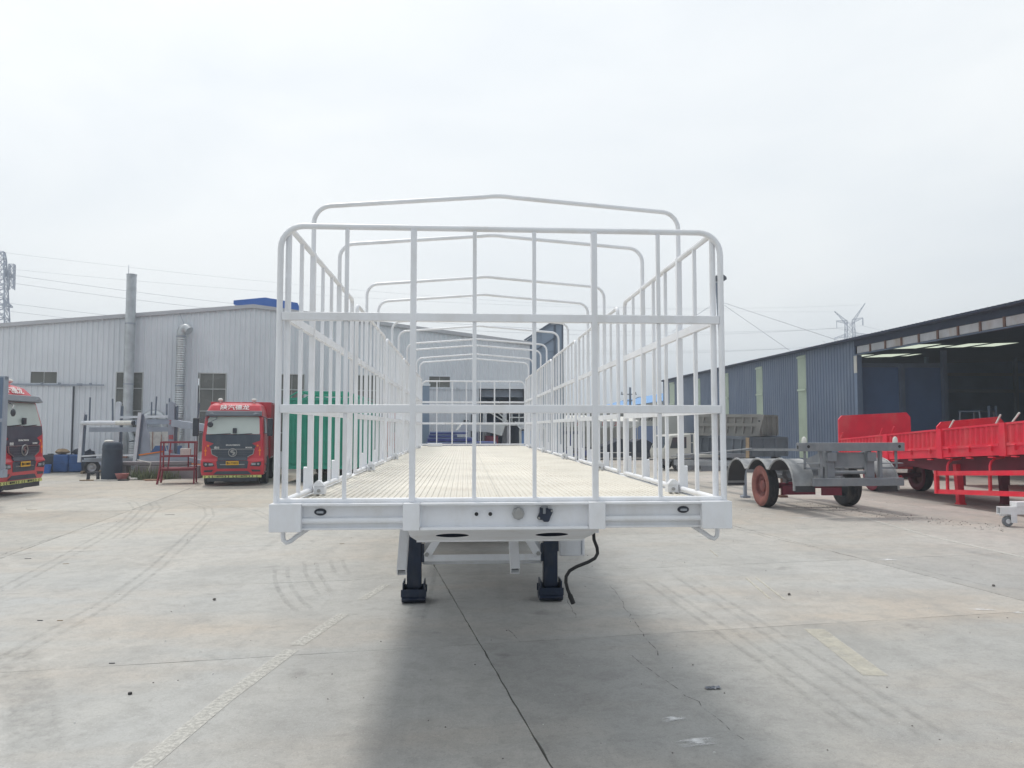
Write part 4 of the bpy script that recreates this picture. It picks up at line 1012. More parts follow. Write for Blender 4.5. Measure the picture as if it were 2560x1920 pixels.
# hoops
w = MB(); HZ, HA, hr = 3.43, 3.515, 0.115
n_ = Vector((SXP - hr, 0, HA - HZ)).normalized()
left = [(-SXP, 0, GZ1 - 0.02)] + arc(-SXP + hr, HZ - hr, hr, 180, 94, 8)
cen = [(-0.10, 0, HA - 0.008), (-0.05, 0, HA - 0.002), (0, 0, HA), (0.05, 0, HA - 0.002), (0.10, 0, HA - 0.008)]
right = arc(SXP - hr, HZ - hr, hr, 86, 0, 8) + [(SXP, 0, GZ1 - 0.02)]
w.tube(left + cen + right, 0.0148, 10); HOOP = w.mesh('hoop', WHITE)
for k in range(5):
    for q in (2, 5):
        o = place('hoop', HOOP, TR, (0, 4.17 + 2.65 * k - YF + 2.35 * q / NB, 0))
# white kerb block lying on the deck near the rear corner
w = MB(); w.b2((-1.05, 13.1, DZ + 0.01), (-0.72, 13.35, DZ + 0.075)); part('deck_block', w, WHITE, TR, bevel=0.006)

# ================================================================== TRUCKS (red cab-over, dark grille)
def make_truck(name, label, loc, rz, scale, box=False, group='red trucks parked by the white hall', letters=True, far_mirror=True):
    T = thing(name, label, 'truck', loc, rz, group); T.scale = (scale,) * 3
    # body section heights: z, half width, front y, corner radius
    SEC = [(0.44, 1.16, 0.02, .10), (0.60, 1.19, -0.04, .12), (1.00, 1.20, -0.06, .12), (1.10, 1.18, 0.00, .12), (1.75, 1.17, 0.02, .12), (2.05, 1.16, 0.05, .12), (2.78, 1.10, 0.24, .12), (3.00, 1.06, 0.33, .14), (3.22, 0.98, 0.50, .2), (3.33, 0.84, 0.78, .25)]
    BK = 2.15
    def yf(z):
        for (a, b) in zip(SEC, SEC[1:]):
            if a[0] <= z <= b[0]: return a[2] + (b[2] - a[2]) * (z - a[0]) / (b[0] - a[0])
        return SEC[0][2] if z < SEC[0][0] else SEC[-1][2]
    w = MB(); rings = []
    for z, hw, fy, r in SEC:
        ring = [(-hw, BK, z), (-hw, fy + r, z)]
        for k in range(1, 6): a = R(180 + 15 * k); ring.append((-hw + r + r * math.cos(a), fy + r + r * math.sin(a), z))
        ring += [(-hw + r, fy, z), (hw - r, fy, z)]
        for k in range(1, 6): a = R(270 + 15 * k); ring.append((hw - r + r * math.cos(a), fy + r + r * math.sin(a), z))
        ring += [(hw, fy + r, z), (hw, BK, z)]
        rings.append(ring)
    n = len(rings[0]); vs = [p for r_ in rings for p in r_]; fs = []
    for i in range(len(rings) - 1):
        for k in range(n): fs.append((i * n + k, i * n + (k + 1) % n, (i + 1) * n + (k + 1) % n, (i + 1) * n + k))
    fs += [tuple(reversed(range(n))), tuple((len(rings) - 1) * n + k for k in range(n))]
    w.add(vs, fs)
    cab = part('cab', w, TRED, T, ang=28)
    def fp(name_, poly, m, off=0.012, thick=0.03, par=T, lab=None):
        """front panel: polygon given as (x, z), laid on the sloping front"""
        P = []; m_ = len(poly)
        for i in range(m_):
            a, b = poly[i], poly[(i + 1) % m_]; P.append(a)
            for zk in (0.60, 1.00, 1.10, 1.75, 2.05, 2.78, 3.0):
                pass
        w_ = MB(); f0 = [(x, yf(z) - off, z) for x, z in P]; f1 = [(x, y + thick, z) for x, y, z in f0]; k_ = len(P)
        w_.add(f0 + f1, [tuple(range(k_)), tuple(k_ + i for i in reversed(range(k_)))] + [(i, i + k_, (i + 1) % k_ + k_, (i + 1) % k_) for i in range(k_)])
        o = part(name_, w_, m, par, lab, smooth=False); return o
    def mirror(p): return [(-x, z) for x, z in reversed(p)]
    fp('windscreen', [(-0.99, 2.06), (0.99, 2.06), (1.0, 2.12), (0.965, 2.70), (0.93, 2.76), (-0.93, 2.76), (-0.965, 2.70), (-1.0, 2.12)], WSCREEN, 0.012)
    # dark surround under the screen
    sc = fp('cowl', [(-1.02, 1.80), (-0.72, 1.69), (0.72, 1.69), (1.02, 1.80), (1.03, 2.05), (-1.03, 2.05)], GRILLE, 0.02, 0.05)
    # sun visor
    w = MB(); ys = [(2.77, yf(2.77) - 0.05), (2.80, yf(2.8) - 0.22), (2.97, yf(2.97) - 0.16), (3.0, yf(3.0) - 0.03)]
    w.prism([(-1.06, y, z) for z, y in ys] + [(-1.06, yf(2.9) + 0.02, 2.9)], (2.12, 0, 0)); vz = part('sun_visor', w, VISOR, T, bevel=0.01)
    for s in (-1, 1):
        w = MB(); w.prism([(s * 1.0, yf(2.88) - 0.21, 2.90), (s * 0.72, yf(2.88) - 0.21, 2.845), (s * 0.80, yf(2.88) - 0.21, 2.925)], (0, 0.01, 0)); part('clearance_lamp', w, LENS, vz, smooth=False)
    # upper black mask, grille and its bright frame
    fp('mask', [(-0.80, 1.46), (0.80, 1.46), (0.88, 1.58), (0.70, 1.70), (-0.70, 1.70), (-0.88, 1.58)], GRILLE, 0.022, 0.05)
    gpoly = [(-0.80, 1.455), (-0.77, 1.27), (-0.56, 1.16), (-0.56, 1.02), (0.56, 1.02), (0.56, 1.16), (0.77, 1.27), (0.80, 1.455)]
    gr_ = fp('grille', gpoly, GRILLE, 0.035, 0.06)
    w = MB(); zz = [(-0.56, 1.16), (-0.77, 1.27), (-0.81, 1.465), (0.81, 1.465), (0.77, 1.27), (0.56, 1.16)]
    for a, b in zip(zz, zz[1:]): w.bar((a[0], yf(a[1]) - 0.05, a[1]), (b[0], yf(b[1]) - 0.05, b[1]), 0.022, 0.024, (0, 1, 0))
    part('grille_frame', w, CHROME, gr_)
    for z in (1.40, 1.33, 1.24, 1.17, 1.09):
        hw_ = 0.76 if z > 1.26 else 0.54
        w = MB(); w.b2((-hw_, yf(z) - 0.052, z - 0.008), (hw_, yf(z) - 0.034, z + 0.008)); part('slat', w, VISOR, gr_, smooth=False)
    # round emblem: ring with an S stroke
    ez = 1.335; ey = yf(ez) - 0.065
    w = MB(); w.tube([(0.155 * math.cos(R(a)), ey, ez + 0.155 * math.sin(R(a))) for a in range(0, 360, 15)], 0.016, 8, closed=True); em = part('emblem', w, CHROME, T)
    w = MB(); w.prism([(0.085, ey, ez + 0.105), (-0.05, ey, ez + 0.10), (-0.10, ey, ez + 0.03), (-0.04, ey, ez - 0.02), (0.03, ey, ez - 0.02), (-0.03, ey, ez - 0.12), (0.06, ey, ez - 0.10), (0.115, ey, ez - 0.01), (0.05, ey, ez + 0.035), (-0.01, ey, ez + 0.035), (0.03, ey, ez + 0.07)], (0, 0.014, 0)); part('emblem_stroke', w, CHROME, em, smooth=False)
    # bumper with lower black intake and chrome strip
    fp('lower_grille', [(-0.56, 0.70), (0.56, 0.70), (0.60, 0.98), (0.56, 1.005), (-0.56, 1.005), (-0.60, 0.98)], GRILLE, 0.012, 0.04)
    w = MB(); w.b2((-0.46, yf(0.86) - 0.035, 0.845), (0.46, yf(0.86) - 0.012, 0.875)); part('chrome_strip', w, CHROME, T, bevel=0.004)
    w = MB(); w.prism([(-0.72, yf(.55) - 0.02, 0.47), (0.72, yf(.55) - 0.02, 0.47), (0.58, yf(.55) - 0.02, 0.60), (-0.58, yf(.55) - 0.02, 0.60)], (0, 0.05, 0)); part('bumper_intake', w, GRILLE, T, smooth=False)
    for s in (-1, 1):
        hl = [(s * 0.66, 0.80), (s * 1.02, 0.77), (s * 1.09, 0.84), (s * 1.08, 0.97), (s * 0.74, 0.93)]
        if s > 0: hl = hl[::-1]
        h_ = fp('headlight', hl, DARKPL, 0.018, 0.05)
        w = MB(); w.cyl((s * 0.98, yf(.87) - 0.04, 0.875), (s * 0.98, yf(.87), 0.875), 0.045, n=14); part('lamp', w, LENS, h_)
        w = MB(); w.b2((s * 0.72, yf(.87) - 0.03, 0.83), (s * 0.88, yf(.87), 0.91)); part('lamp', w, LENS, h_, bevel=0.006)
        bl = [(s * 0.70, 0.66), (s * 1.06, 0.64), (s * 1.06, 0.57), (s * 0.76, 0.57)]
        if s < 0: bl = bl[::-1]
        fp('fog_lamp', bl, DARKPL, 0.012, 0.03)
        w = MB(); w.cyl((s * 0.93, yf(1.62) - 0.02, 1.60), (s * 0.93, yf(1.62) + 0.02, 1.60), 0.042, n=10); part('turn_signal', w, ORANGE, T)
        # knot decal on the corner: diamond over a tassel
        kx = s * 1.02
        w = MB(); y_ = yf(1.40) - 0.006
        w.prism([(kx, y_, 1.48), (kx + 0.055, y_, 1.41), (kx, y_, 1.34), (kx - 0.055, y_, 1.41)], (0, 0.01, 0)); w.b2((kx - 0.012, y_, 1.48), (kx + 0.012, y_ + 0.01, 1.56)); w.b2((kx - 0.022, y_, 1.20), (kx + 0.022, y_ + 0.01, 1.34)); part('knot_decal', w, ORANGE, T, smooth=False)
    # reflective chevron strip
    w = MB(); w.b2((-1.10, yf(.44) - 0.012, 0.335), (1.10, yf(.44) + 0.02, 0.435)); st_ = part('chevron_strip', w, REFL, T, smooth=False)
    for k, x in enumerate((-1.02, -0.86, -0.74, -0.26, -0.14, 0.03, 0.15, 0.64, 0.76, 0.93)):
        d = 1 if k in (0, 3, 4, 7, 8) else -1; y_ = yf(.44) - 0.017
        w = MB(); w.prism([(x - 0.03 * d, y_, 0.345), (x, y_, 0.345), (x + 0.03 * d, y_, 0.385), (x, y_, 0.425), (x - 0.03 * d, y_, 0.425), (x, y_, 0.385)], (0, 0.004, 0)); part('chevron', w, TXTK, st_, smooth=False)
    w = MB(); w.b2((-0.24, yf(.92) - 0.05, 0.84), (0.24, yf(.92) - 0.03, 0.995)); npl = part('licence_plate', w, YELLOWP, T, bevel=0.004)
    if letters:
        lettering('\u9655\u6c7d\u5fb7\u9f99', 0.26, TXTW, T, (0, yf(3.10) - 0.03, 3.12), (R(90 - 37), 0, 0), 1.08, 0.003)
        lettering('SHACMAN', 0.075, TXTW, T, (0, yf(1.61) - 0.028, 1.625), (R(90), 0, 0), 1.5, 0.001)
        lettering('\u5fb7\u9f99', 0.10, TXTW, T, (-0.60, yf(1.53) - 0.03, 1.52), (R(90), 0, 0), 1.0, 0.001)
        lettering('M3000', 0.075, TXTW, T, (0.60, yf(1.53) - 0.03, 1.525), (R(90), 0, 0), 1.2, 0.001)
        lettering('\u9c81H 71085V', 0.10, TXTK, T, (0, yf(.92) - 0.054, 0.915), (R(90), 0, 0), 0.85, 0.001)
        for x in (-0.50, 0.40): lettering('\u4e00\u8def\u5e73\u5b89', 0.07, TXTK, T, (x, yf(.44) - 0.018, 0.385), (R(90), 0, 0), 1.25, 0.001)
    # mirrors
    w = MB(); w.b2((-1.52, 0.02, 1.98), (-1.30, 0.16, 2.70)); mi = part('side_mirror', w, DARKPL, T, bevel=0.03)
    w = MB()
    for z0, z1 in ((2.72, 2.62), (2.66, 2.50), (2.10, 2.06)): w.tube([(-1.02, 0.25, z0 + 0.06), (-1.2, 0.1, z0), (-1.40, 0.10, z1)], 0.016, 6)
    part('mirror_arm', w, VISOR, mi)
    if far_mirror:
        w = MB(); w.b2((1.50, 0.02, 1.98), (1.28, 0.16, 2.70)); mi = part('side_mirror', w, DARKPL, T, bevel=0.03)
        w = MB()
        for z0, z1 in ((2.72, 2.62), (2.10, 2.06)): w.tube([(1.04, 0.25, z0 + 0.06), (1.2, 0.1, z0), (1.39, 0.10, z1)], 0.016, 6)
        part('mirror_arm', w, VISOR, mi)
    w = MB(); w.ball((-0.84, -0.16, 2.44), 0.115, 14, (1, 0.35, 1)); fm = part('front_mirror', w, DARKPL, T)
    w = MB(); w.tube([(-0.84, -0.14, 2.55), (-0.62, -0.05, 2.66), (-0.64, 0.15, 2.76)], 0.014, 6); w.tube([(-1.05, 0.22, 2.60), (-0.88, -0.04, 2.74), (-0.62, -0.02, 2.74)], 0.014, 6); part('mirror_arm', w, VISOR, fm)
    w = MB(); w.b2((-0.02, yf(2.16) - 0.09, 2.10), (0.13, yf(2.16) - 0.025, 2.30)); part('dash_unit', w, DARKPL, T, bevel=0.01)
    for x0_, x1_ in ((-0.85, -0.10), (0.0, 0.72)):
        w = MB(); w.tube([(x0_, yf(2.06) - 0.045, 2.04), (x1_, yf(2.10) - 0.04, 2.085)], 0.014, 6); part('wiper', w, BLACK, T)
    for x in (-0.62, 0.68):
        w = MB(); w.cyl((x, 0.86, 3.30), (x, 0.86, 3.40), 0.03, n=8); w.ball((x, 0.86, 3.45), 0.095, 12, (1.05, 1, 0.75)); part('roof_beacon', w, CLOTH, T)
    # sides: door, glass, handle, steps, wheel arch
    for s in (-1, 1):
        w = MB(); w.prism([(s * 1.172, 0.30, 1.10), (s * 1.172, 1.45, 1.10), (s * 1.165, 1.45, 2.05), (s * 1.165, 0.28, 2.05)], (s * 0.014, 0, 0)); dr = part('door', w, TRED, T, smooth=False)
        w = MB(); w.prism([(s * 1.165, 0.36, 2.08), (s * 1.165, 1.38, 2.08), (s * 1.115, 1.34, 2.70), (s * 1.115, 0.50, 2.70)], (s * 0.02, 0, 0)); part('door_window', w, CABGL, dr, smooth=False)
        w = MB(); w.b2((s * 1.186, 1.22, 1.42), (s * 1.205, 1.40, 1.48)); part('handle', w, CHROME, dr)
        for z in (0.50, 0.82):
            w = MB(); w.b2((s * 1.10, 0.35, z), (s * 1.215, 0.85, z + 0.05)); part('step', w, GRILLE, T)
        w = MB(); w.tube([(s * 1.17, 1.52 + 0.62 * math.cos(R(a)), 0.50 + 0.62 * math.sin(R(a))) for a in range(0, 181, 15)], 0.05, 6); w.cyl((s * 1.16, 1.52, 0.52), (s * 1.215, 1.52, 0.52), 0.575, n=24); part('wheel_arch', w, DARKPL, T)
        add_wheel(TWM, T, (s * 1.04, 1.52, 0.50), s > 0)
    w = MB(); w.b2((-0.95, -0.0, 0.20), (0.95, 0.05, 0.34)); w.b2((-0.35, 0.2, 0.16), (0.45, 1.0, 0.34)); part('underrun', w, DARKPL, T)
    w = MB()
    for s in (-1, 1): w.b2((s * 0.46, 0.6, 0.62), (s * 0.38, 6.6, 0.92))
    w.b2((-0.45, 4.0, 0.66), (0.45, 4.15, 0.88)); w.b2((-1.0, 1.9, 0.45), (-0.45, 3.3, 0.62)); w.b2((0.48, 2.4, 0.48), (1.08, 3.6, 1.0))
    part('chassis', w, DARKPL, T)
    for yy in (4.8, 6.1):
        for x in (-1.03, -0.70, 0.70, 1.03): add_wheel(TWM, T, (x, yy, 0.50), x > 0)
    if box:
        w = MB(); w.b2((-1.24, 2.45, 1.0), (1.24, 8.2, 3.42)); bx = part('cargo_box', w, TRED, T, bevel=0.01)
        for s in (-1, 1):
            for k in range(14):
                w = MB(); w.b2((s * 1.24, 2.6 + k * 0.4, 1.08), (s * 1.262, 2.72 + k * 0.4, 3.34)); part('rib', w, TRED, bx, smooth=False)
    return T
TWM = wheel_meshes(0.50, 0.29, TYRE, RIMW)
make_truck('red_truck', 'red cab-over truck facing the yard, white characters over its pale windscreen', (-7.93, 26.5, 0), R(9.5), 0.865, box=True)
make_truck('red_truck', 'red truck cut off by the left edge of the picture, behind grey lifting posts', (-13.22, 23.55, 0), R(90), 1.0, far_mirror=False)
make_truck('red_truck', 'dark red truck half hidden behind the green trailer and the cage bars', (-4.55, 36.0, 0), R(-6), 0.9, letters=False)

# ================================================================== GREY LIFTING FRAME at the left edge
LF = thing('lifting_frame', 'grey steel carrier frame with a red hydraulic ram at the left edge', 'frame', (-12.25, 20.3, 0), R(4))
for x in (0.30, -0.42):
    w = MB(); w.b2((x - 0.07, -0.11, 0.88), (x + 0.07, 0.11, 3.34)); pst = part('post', w, CARGREY, LF, bevel=0.006)
    w = MB(); w.b2((x - 0.04, -0.125, 0.9), (x + 0.04, -0.11, 3.30)); part('channel_web', w, SHEDSTEEL, pst)
w = MB(); w.b2((-0.49, -0.09, 3.24), (0.37, 0.09, 3.34)); part('head_beam', w, CARGREY, LF, bevel=0.006)
w = MB(); w.b2((-3.6, -0.12, 0.72), (0.42, 0.12, 0.92)); part('base_beam', w, CARGREY, LF, bevel=0.006)
w = MB(); w.b2((-1.2, -0.1, 2.15), (0.36, -0.14, 2.24)); part('cross_beam', w, CARGREY, LF, bevel=0.006)
w = MB(); w.cyl((-0.08, 0.0, 0.95), (-0.08, 0.0, 2.1), 0.075, n=16); w.cyl((-0.08, 0, 2.1), (-0.08, 0, 2.9), 0.04, n=12); part('hydraulic_ram', w, BRED, LF)
w = MB(); w.cyl((-0.15, -0.1, 1.02), (0.2, -0.1, 1.02), 0.06, n=12); w.ball((0.24, -0.12, 1.03), 0.05, 8); part('hinge_pin', w, DARKPL, LF)
for x in (-1.6, -3.2):
    w = MB(); w.b2((x - 0.08, -0.1, 0.0), (x + 0.08, 0.1, 0.72)); part('leg', w, CARGREY, LF)

# ================================================================== GREEN TRAILER end, left of the cage
GT = thing('green_trailer', 'ribbed green box trailer with a frame roof, seen through the left cage bars', 'trailer', (-5.28, 28.0, 0))
hw = 1.33
w = MB(); w.b2((-hw, 0, 0.52), (hw, 9.0, 3.08)); part('box', w, GREEN, GT)
for k in range(19):
    x = -hw + 0.07 + k * 0.14
    if x + .075 > hw: break
    w = MB(); w.b2((x, -0.03, 0.62), (x + 0.075, 0.0, 2.98)); part('rib', w, GREEN, GT, smooth=False)
for z, h in ((0.50, 0.12), (0.72, 0.07), (1.48, 0.07), (2.28, 0.06), (3.0, 0.10)):
    w = MB(); w.b2((-hw, -0.05, z), (hw, -0.005, z + h)); part('rail', w, GREEN, GT, smooth=False)
for x in (-hw, hw - 0.09):
    w = MB(); w.b2((x, -0.055, 0.5), (x + 0.09, 0.01, 3.1)); part('corner_post', w, GREEN, GT, smooth=False)
w = MB()
for yy in (0.3, 1.5, 2.7, 3.9): w.tube([(-hw + 0.05, yy, 3.08), (-hw + 0.45, yy, 3.33), (hw - 0.45, yy, 3.33), (hw - 0.05, yy, 3.08)], 0.03, 6)
for x in (-hw + 0.45, 0, hw - 0.45): w.bar((x, 0.3, 3.33), (x, 8.8, 3.33), 0.05, 0.05)
part('roof_frame', w, GREEN, GT)
for s in (-1, 1):
    w = MB(); w.b2((s * 0.8 - 0.08, 0.7, 0.0), (s * 0.8 + 0.08, 0.86, 0.52)); part('landing_leg', w, CARGREY, GT)
for yy in (5.6, 6.9):
    for x in (-1.0, 1.0): add_wheel(TWM, GT, (x, yy, 0.50), x > 0)

# ================================================================== LEFT YARD: carrier, platform, barrel, clutter
CC = thing('car_carrier', 'silver car carrier trailer with upright posts and an upper deck in front of the hall', 'trailer', (-14.2, 33.0, 0), R(5))
def LC(x, y, z): # world point into the carrier's frame
    return CC_inv @ Vector((x, y, z))
CC_inv = (Matrix.Translation((-14.2, 33.0, 0)) @ Matrix.Rotation(R(5), 4, 'Z')).inverted()
def cbar(name, p, q, w_, h_, m, up=(0, 0, 1), bev=0.0, lab=None):
    mb = MB(); mb.bar(LC(*p), LC(*q), w_, h_, up); return part(name, mb, m, CC, lab, bevel=bev)
for (x0_, y0_, x1_, y1_, zb_, zt_, ww, m) in ((-16.20, 33.0, -16.12, 33.0, 0.55, 2.66, 0.13, SILVER), (-15.15, 34.0, -15.12, 34.0, 0.55, 3.05, 0.20, SILVER), (-13.72, 32.5, -13.56, 32.5, 0.60, 2.64, 0.13, SILVER), (-12.12, 32.2, -12.16, 32.2, 0.05, 2.98, 0.24, CARGREY)):
    mb = MB(); mb.bar(LC(x0_, y0_, zb_), LC(x1_, y1_, zt_), ww, 0.16, (0, 1, 0))
    if ww > 0.15: mb.cyl(LC(x1_, y1_ - 0.08, zt_), LC(x1_, y1_ + 0.08, zt_), ww / 2, n=16)
    p_ = part('post', mb, m, CC)
    mb = MB(); mb.bar(LC(x0_ + ww * 0.72, y0_ + 0.05, zb_ + 0.1), LC(x1_ + ww * 0.72, y1_ + 0.05, zt_ - 0.1), 0.07, 0.1, (0, 1, 0)); part('guide_rail', mb, POLEC, p_)
mb = MB(); mb.prism([LC(-13.63, 32.56, 0.62), LC(-13.12, 32.56, 0.70), LC(-13.18, 32.56, 1.7), LC(-13.46, 32.56, 2.6), LC(-13.5, 32.56, 2.6)], (0, 0.05, 0)); part('side_cheek', mb, CARGREY, CC, smooth=False)
mb = MB(); mb.cyl(LC(-16.1, 32.9, 2.20), LC(-13.86, 32.5, 2.205), 0.095, n=18); tb_ = part('loading_tube', mb, SILVER, CC)
for a, b, m in ((0.28, 0.55, REFL), (0.68, 0.99, REFL)):
    P0, P1 = LC(-16.1, 32.9, 2.20), LC(-13.86, 32.5, 2.205)
    mb = MB(); mb.cyl(P0.lerp(P1, a), P0.lerp(P1, b), 0.0985, n=18, caps=False); part('marking_band', mb, CLOTH if a > .5 else SILVER, tb_)
mb = MB(); mb.cyl(LC(-13.862, 32.5, 2.205), LC(-13.80, 32.49, 2.205), 0.10, n=18); part('tube_end', mb, DARKPL, tb_)
cbar('upper_rail', (-15.05, 34.0, 2.46), (-12.25, 33.3, 2.50), 0.12, 0.10, SILVER)
cbar('upper_beam', (-15.10, 34.1, 2.24), (-12.2, 33.4, 2.28), 0.14, 0.22, CARGREY)
cbar('upper_beam', (-16.1, 33.6, 1.92), (-12.2, 33.0, 1.94), 0.14, 0.20, CARGREY)
cbar('gooseneck_beam', (-12.05, 32.1, 2.20), (-9.55, 29.9, 1.93), 0.18, 0.28, CARGREY)
for (x, y, z0, z1, ln) in ((-15.95, 33.2, 2.30, 3.30, 0), (-14.98, 33.2, 2.30, 3.24, -0.04), (-13.55, 33.6, 2.50, 3.12, 0), (-13.38, 33.6, 2.50, 3.36, 0.03), (-12.90, 33.6, 2.50, 3.05, 0), (-12.42, 32.6, 2.4, 3.25, 0), (-11.85, 32.0, 2.25, 2.92, 0), (-10.8, 31.3, 2.2, 3.0, 0.06)):
    mb = MB(); mb.bar(LC(x, y, z0), LC(x + ln, y, z1), 0.05, 0.05); part('stake', mb, POLEC, CC)
cbar('lower_deck', (-16.1, 33.2, 0.80), (-14.9, 33.0, 0.88), 0.5, 0.06, SILVER)
cbar('lower_deck', (-14.85, 33.0, 0.82), (-13.75, 32.8, 0.86), 0.5, 0.06, SILVER)
cbar('chassis_beam', (-16.3, 33.6, 0.62), (-13.6, 33.2, 0.62), 0.3, 0.16, CARGREY)
mb = MB(); mb.prism([LC(-13.45, 32.2, 0.50), LC(-12.6, 32.0, 0.55), LC(-9.9, 31.4, 0.20), LC(-9.9, 31.4, 0.50), LC(-12.35, 32.0, 1.02), LC(-13.40, 32.2, 0.86)], (0, 0.25, 0)); part('ramp', mb, CARGREY, CC, smooth=False)
cbar('orange_edge', (-13.42, 32.18, 0.875), (-12.38, 31.98, 1.03), 0.06, 0.05, ORANGE)
cbar('orange_edge', (-12.3, 31.97, 0.62), (-10.1, 31.4, 0.46), 0.06, 0.05, ORANGE)
cbar('cross_brace', (-13.1, 33.5, 1.9), (-12.75, 33.4, 0.95), 0.03, 0.03, WINFR)
mb = MB(); mb.b2((0, 0, 0), (0.03, 0.03, 0.03))
for k, ch in enumerate(('\u4e09', '\u7530', '\u6b63')):
    p = LC(-12.13, 32.10, 2.22 - k * 0.62); lettering(ch, 0.20, TXTR, CC, p, (R(90), 0, R(-5)), 1.0, 0.004)
for x in (-15.95, -15.0): add_wheel(TWM, CC, LC(x, 33.55, 0.31), False).scale = (0.6, 0.62, 0.62)
for x in (-15.95, -15.0): CC.children[-1].rotation_euler = (0, 0, R(90))
for ch in CC.children:
    if ch.name.startswith('wheel'): ch.rotation_euler = (0, 0, R(100))

WBX = thing('white_cabin', 'pale panelled container standing behind the silver carrier', 'container', (-14.2, 35.3, 0), R(7.4))
mb = MB(); mb.b2((-0.35, 0, 0.95), (1.05, 0.6, 2.02)); part('body', mb, CLOTH, WBX)
for x in (-0.33, 0.05, 0.42, 0.78, 1.04):
    mb = MB(); mb.b2((x - 0.015, -0.02, 0.97), (x + 0.015, -0.002, 2.0)); part('seam_post', mb, BRICKC, WBX, smooth=False)
mb = MB(); mb.b2((-0.4, -0.05, 0.90), (1.1, 0.0, 0.97)); mb.b2((-0.35, 0.0, 0), (-0.25, 0.6, 0.95)); mb.b2((0.95, 0.0, 0), (1.05, 0.6, 0.95)); part('base_frame', mb, CARGREY, WBX)
GBX = thing('green_hopper', 'dark green glassy hopper plate behind the orange edged ramp', 'hopper', (-13.1, 33.6, 0))
mb = MB(); mb.prism([(-0.5, 0, 0.82), (0.7, 0, 0.82), (0.7, 0, 1.22), (-0.25, 0, 1.22)], (0, 0.5, 0)); part('plate', mb, SHEDIN, GBX, smooth=False)
mb = MB(); mb.b2((-0.45, 0.1, 0), (0.65, 0.4, 0.82)); part('stand', mb, DARKPL, GBX)

BR = thing('barrel', 'tall faded black plastic barrel standing among litter, white rag on top', 'barrel', (-13.63, 30.25, 0))
mb = MB(); mb.lathe([(0.001, 0.0), (0.36, 0.0), (0.37, 0.04), (0.365, 0.7), (0.35, 1.15), (0.355, 1.16), (0.352, 1.33), (0.33, 1.40), (0.28, 1.44), (0.001, 1.45)], (0, 0, 0), 'z', 32); part('shell', mb, BARREL, BR)
mb = MB(); mb.lathe([(0.358, 1.14), (0.372, 1.17), (0.358, 1.20)], (0, 0, 0), 'z', 32); part('hoop_ring', mb, BARREL, BR)
mb = MB(); mb.ball((0, 0, 0), 0.17, 10, (1.15, 0.8, 0.35)); rag = tag(part('white_rag', mb, CLOTH), 'crumpled white rag lying on top of the black barrel', 'rag'); rag.location = (-13.75, 30.2, 1.475)
ST = thing('stool', 'small dark wooden stool beside the black barrel', 'stool', (-14.23, 30.05, 0), R(8))
mb = MB(); mb.b2((-0.20, -0.12, 0.27), (0.20, 0.12, 0.31)); part('seat', mb, DARKPL, ST, bevel=0.008)
for x in (-0.16, 0.16):
    for y in (-0.09, 0.09):
        mb = MB(); mb.bar((x, y, 0.27), (x * 1.1, y * 1.1, 0), 0.05, 0.05); part('leg', mb, DARKPL, ST)
mb = MB(); mb.lathe([(0.001, 0.01), (0.15, 0.0), (0.17, 0.02), (0.235, 0.19), (0.255, 0.20), (0.25, 0.215), (0.225, 0.20), (0.16, 0.035), (0.001, 0.03)], (0, 0, 0), 'z', 28)
tag(part('basin', mb, PINK), 'faded pink plastic basin on the ground beside the barrel', 'basin').location = (-13.02, 29.75, 0.045)
rr = random.Random(5)
lit = [((-14.15, 29.55), 0.62, 0.12, WOOD, 'long thin board lying left of the barrel'), ((-13.7, 29.5), 0.42, 0.16, CLOTH, 'pale cardboard strip lying in front of the barrel'), ((-13.25, 29.45), 0.40, 0.14, CLOTH, 'pale torn board in front of the pink basin'),
       ((-12.85, 29.5), 0.38, 0.13, DARKPL, 'dark flat scrap lying right of the pink basin'), ((-11.85, 29.75), 0.75, 0.16, WOOD, 'brown plank beside the concrete block'), ((-11.7, 29.4), 0.6, 0.10, BRICKC, 'reddish plank nearest the red platform')]
for (xy, l_, w_, m, lab) in lit:
    mb = MB(); mb.box((0, 0, 0.02), (l_, w_, 0.035)); o = part('scrap_board', mb, m, smooth=False, bevel=0.004); tag(o, lab, 'scrap board'); o.location = (xy[0], xy[1], 0.004); o.rotation_euler = (0, 0, R(rr.uniform(-12, 12)))
mb = MB(); mb.cyl((-0.12, 0, 0.05), (0.14, 0.03, 0.05), 0.04, n=12); mb.cyl((-0.12, 0, 0.05), (-0.15, -0.01, 0.14), 0.04, n=12); o = tag(part('pipe_elbow', mb, CLOTH), 'white plastic pipe elbow lying right of the basin', 'pipe'); o.location = (-12.62, 29.8, 0.0)
mb = MB(); mb.tube([(-0.40, 0, 0.75), (0.12, 0, 0.64), (0.06, -0.02, 0.40), (0.02, 0, 0.0)], 0.02, 8); o = tag(part('bent_rod', mb, CLOTH), 'bent white rod sticking out of the weeds', 'rod'); o.location = (-12.3, 30.3, 0)
CB = thing('concrete_block', 'stained grey concrete block under the orange edged ramp', 'block', (-12.25, 30.6, 0), R(4))
mb = MB(); mb.b2((-0.65, 0, 0), (1.75, 0.7, 0.50)); part('block', mb, CONCB, CB, bevel=0.02)
mb = MB(); mb.b2((-1.25, 0.05, 0.52), (1.3, 0.65, 0.66)); part('slab', mb, CONCB, CB, bevel=0.015)
mb = MB(); mb.b2((-1.2, 0.1, 0), (-1.0, 0.6, 0.52)); part('pier', mb, CONCB, CB, bevel=0.01)
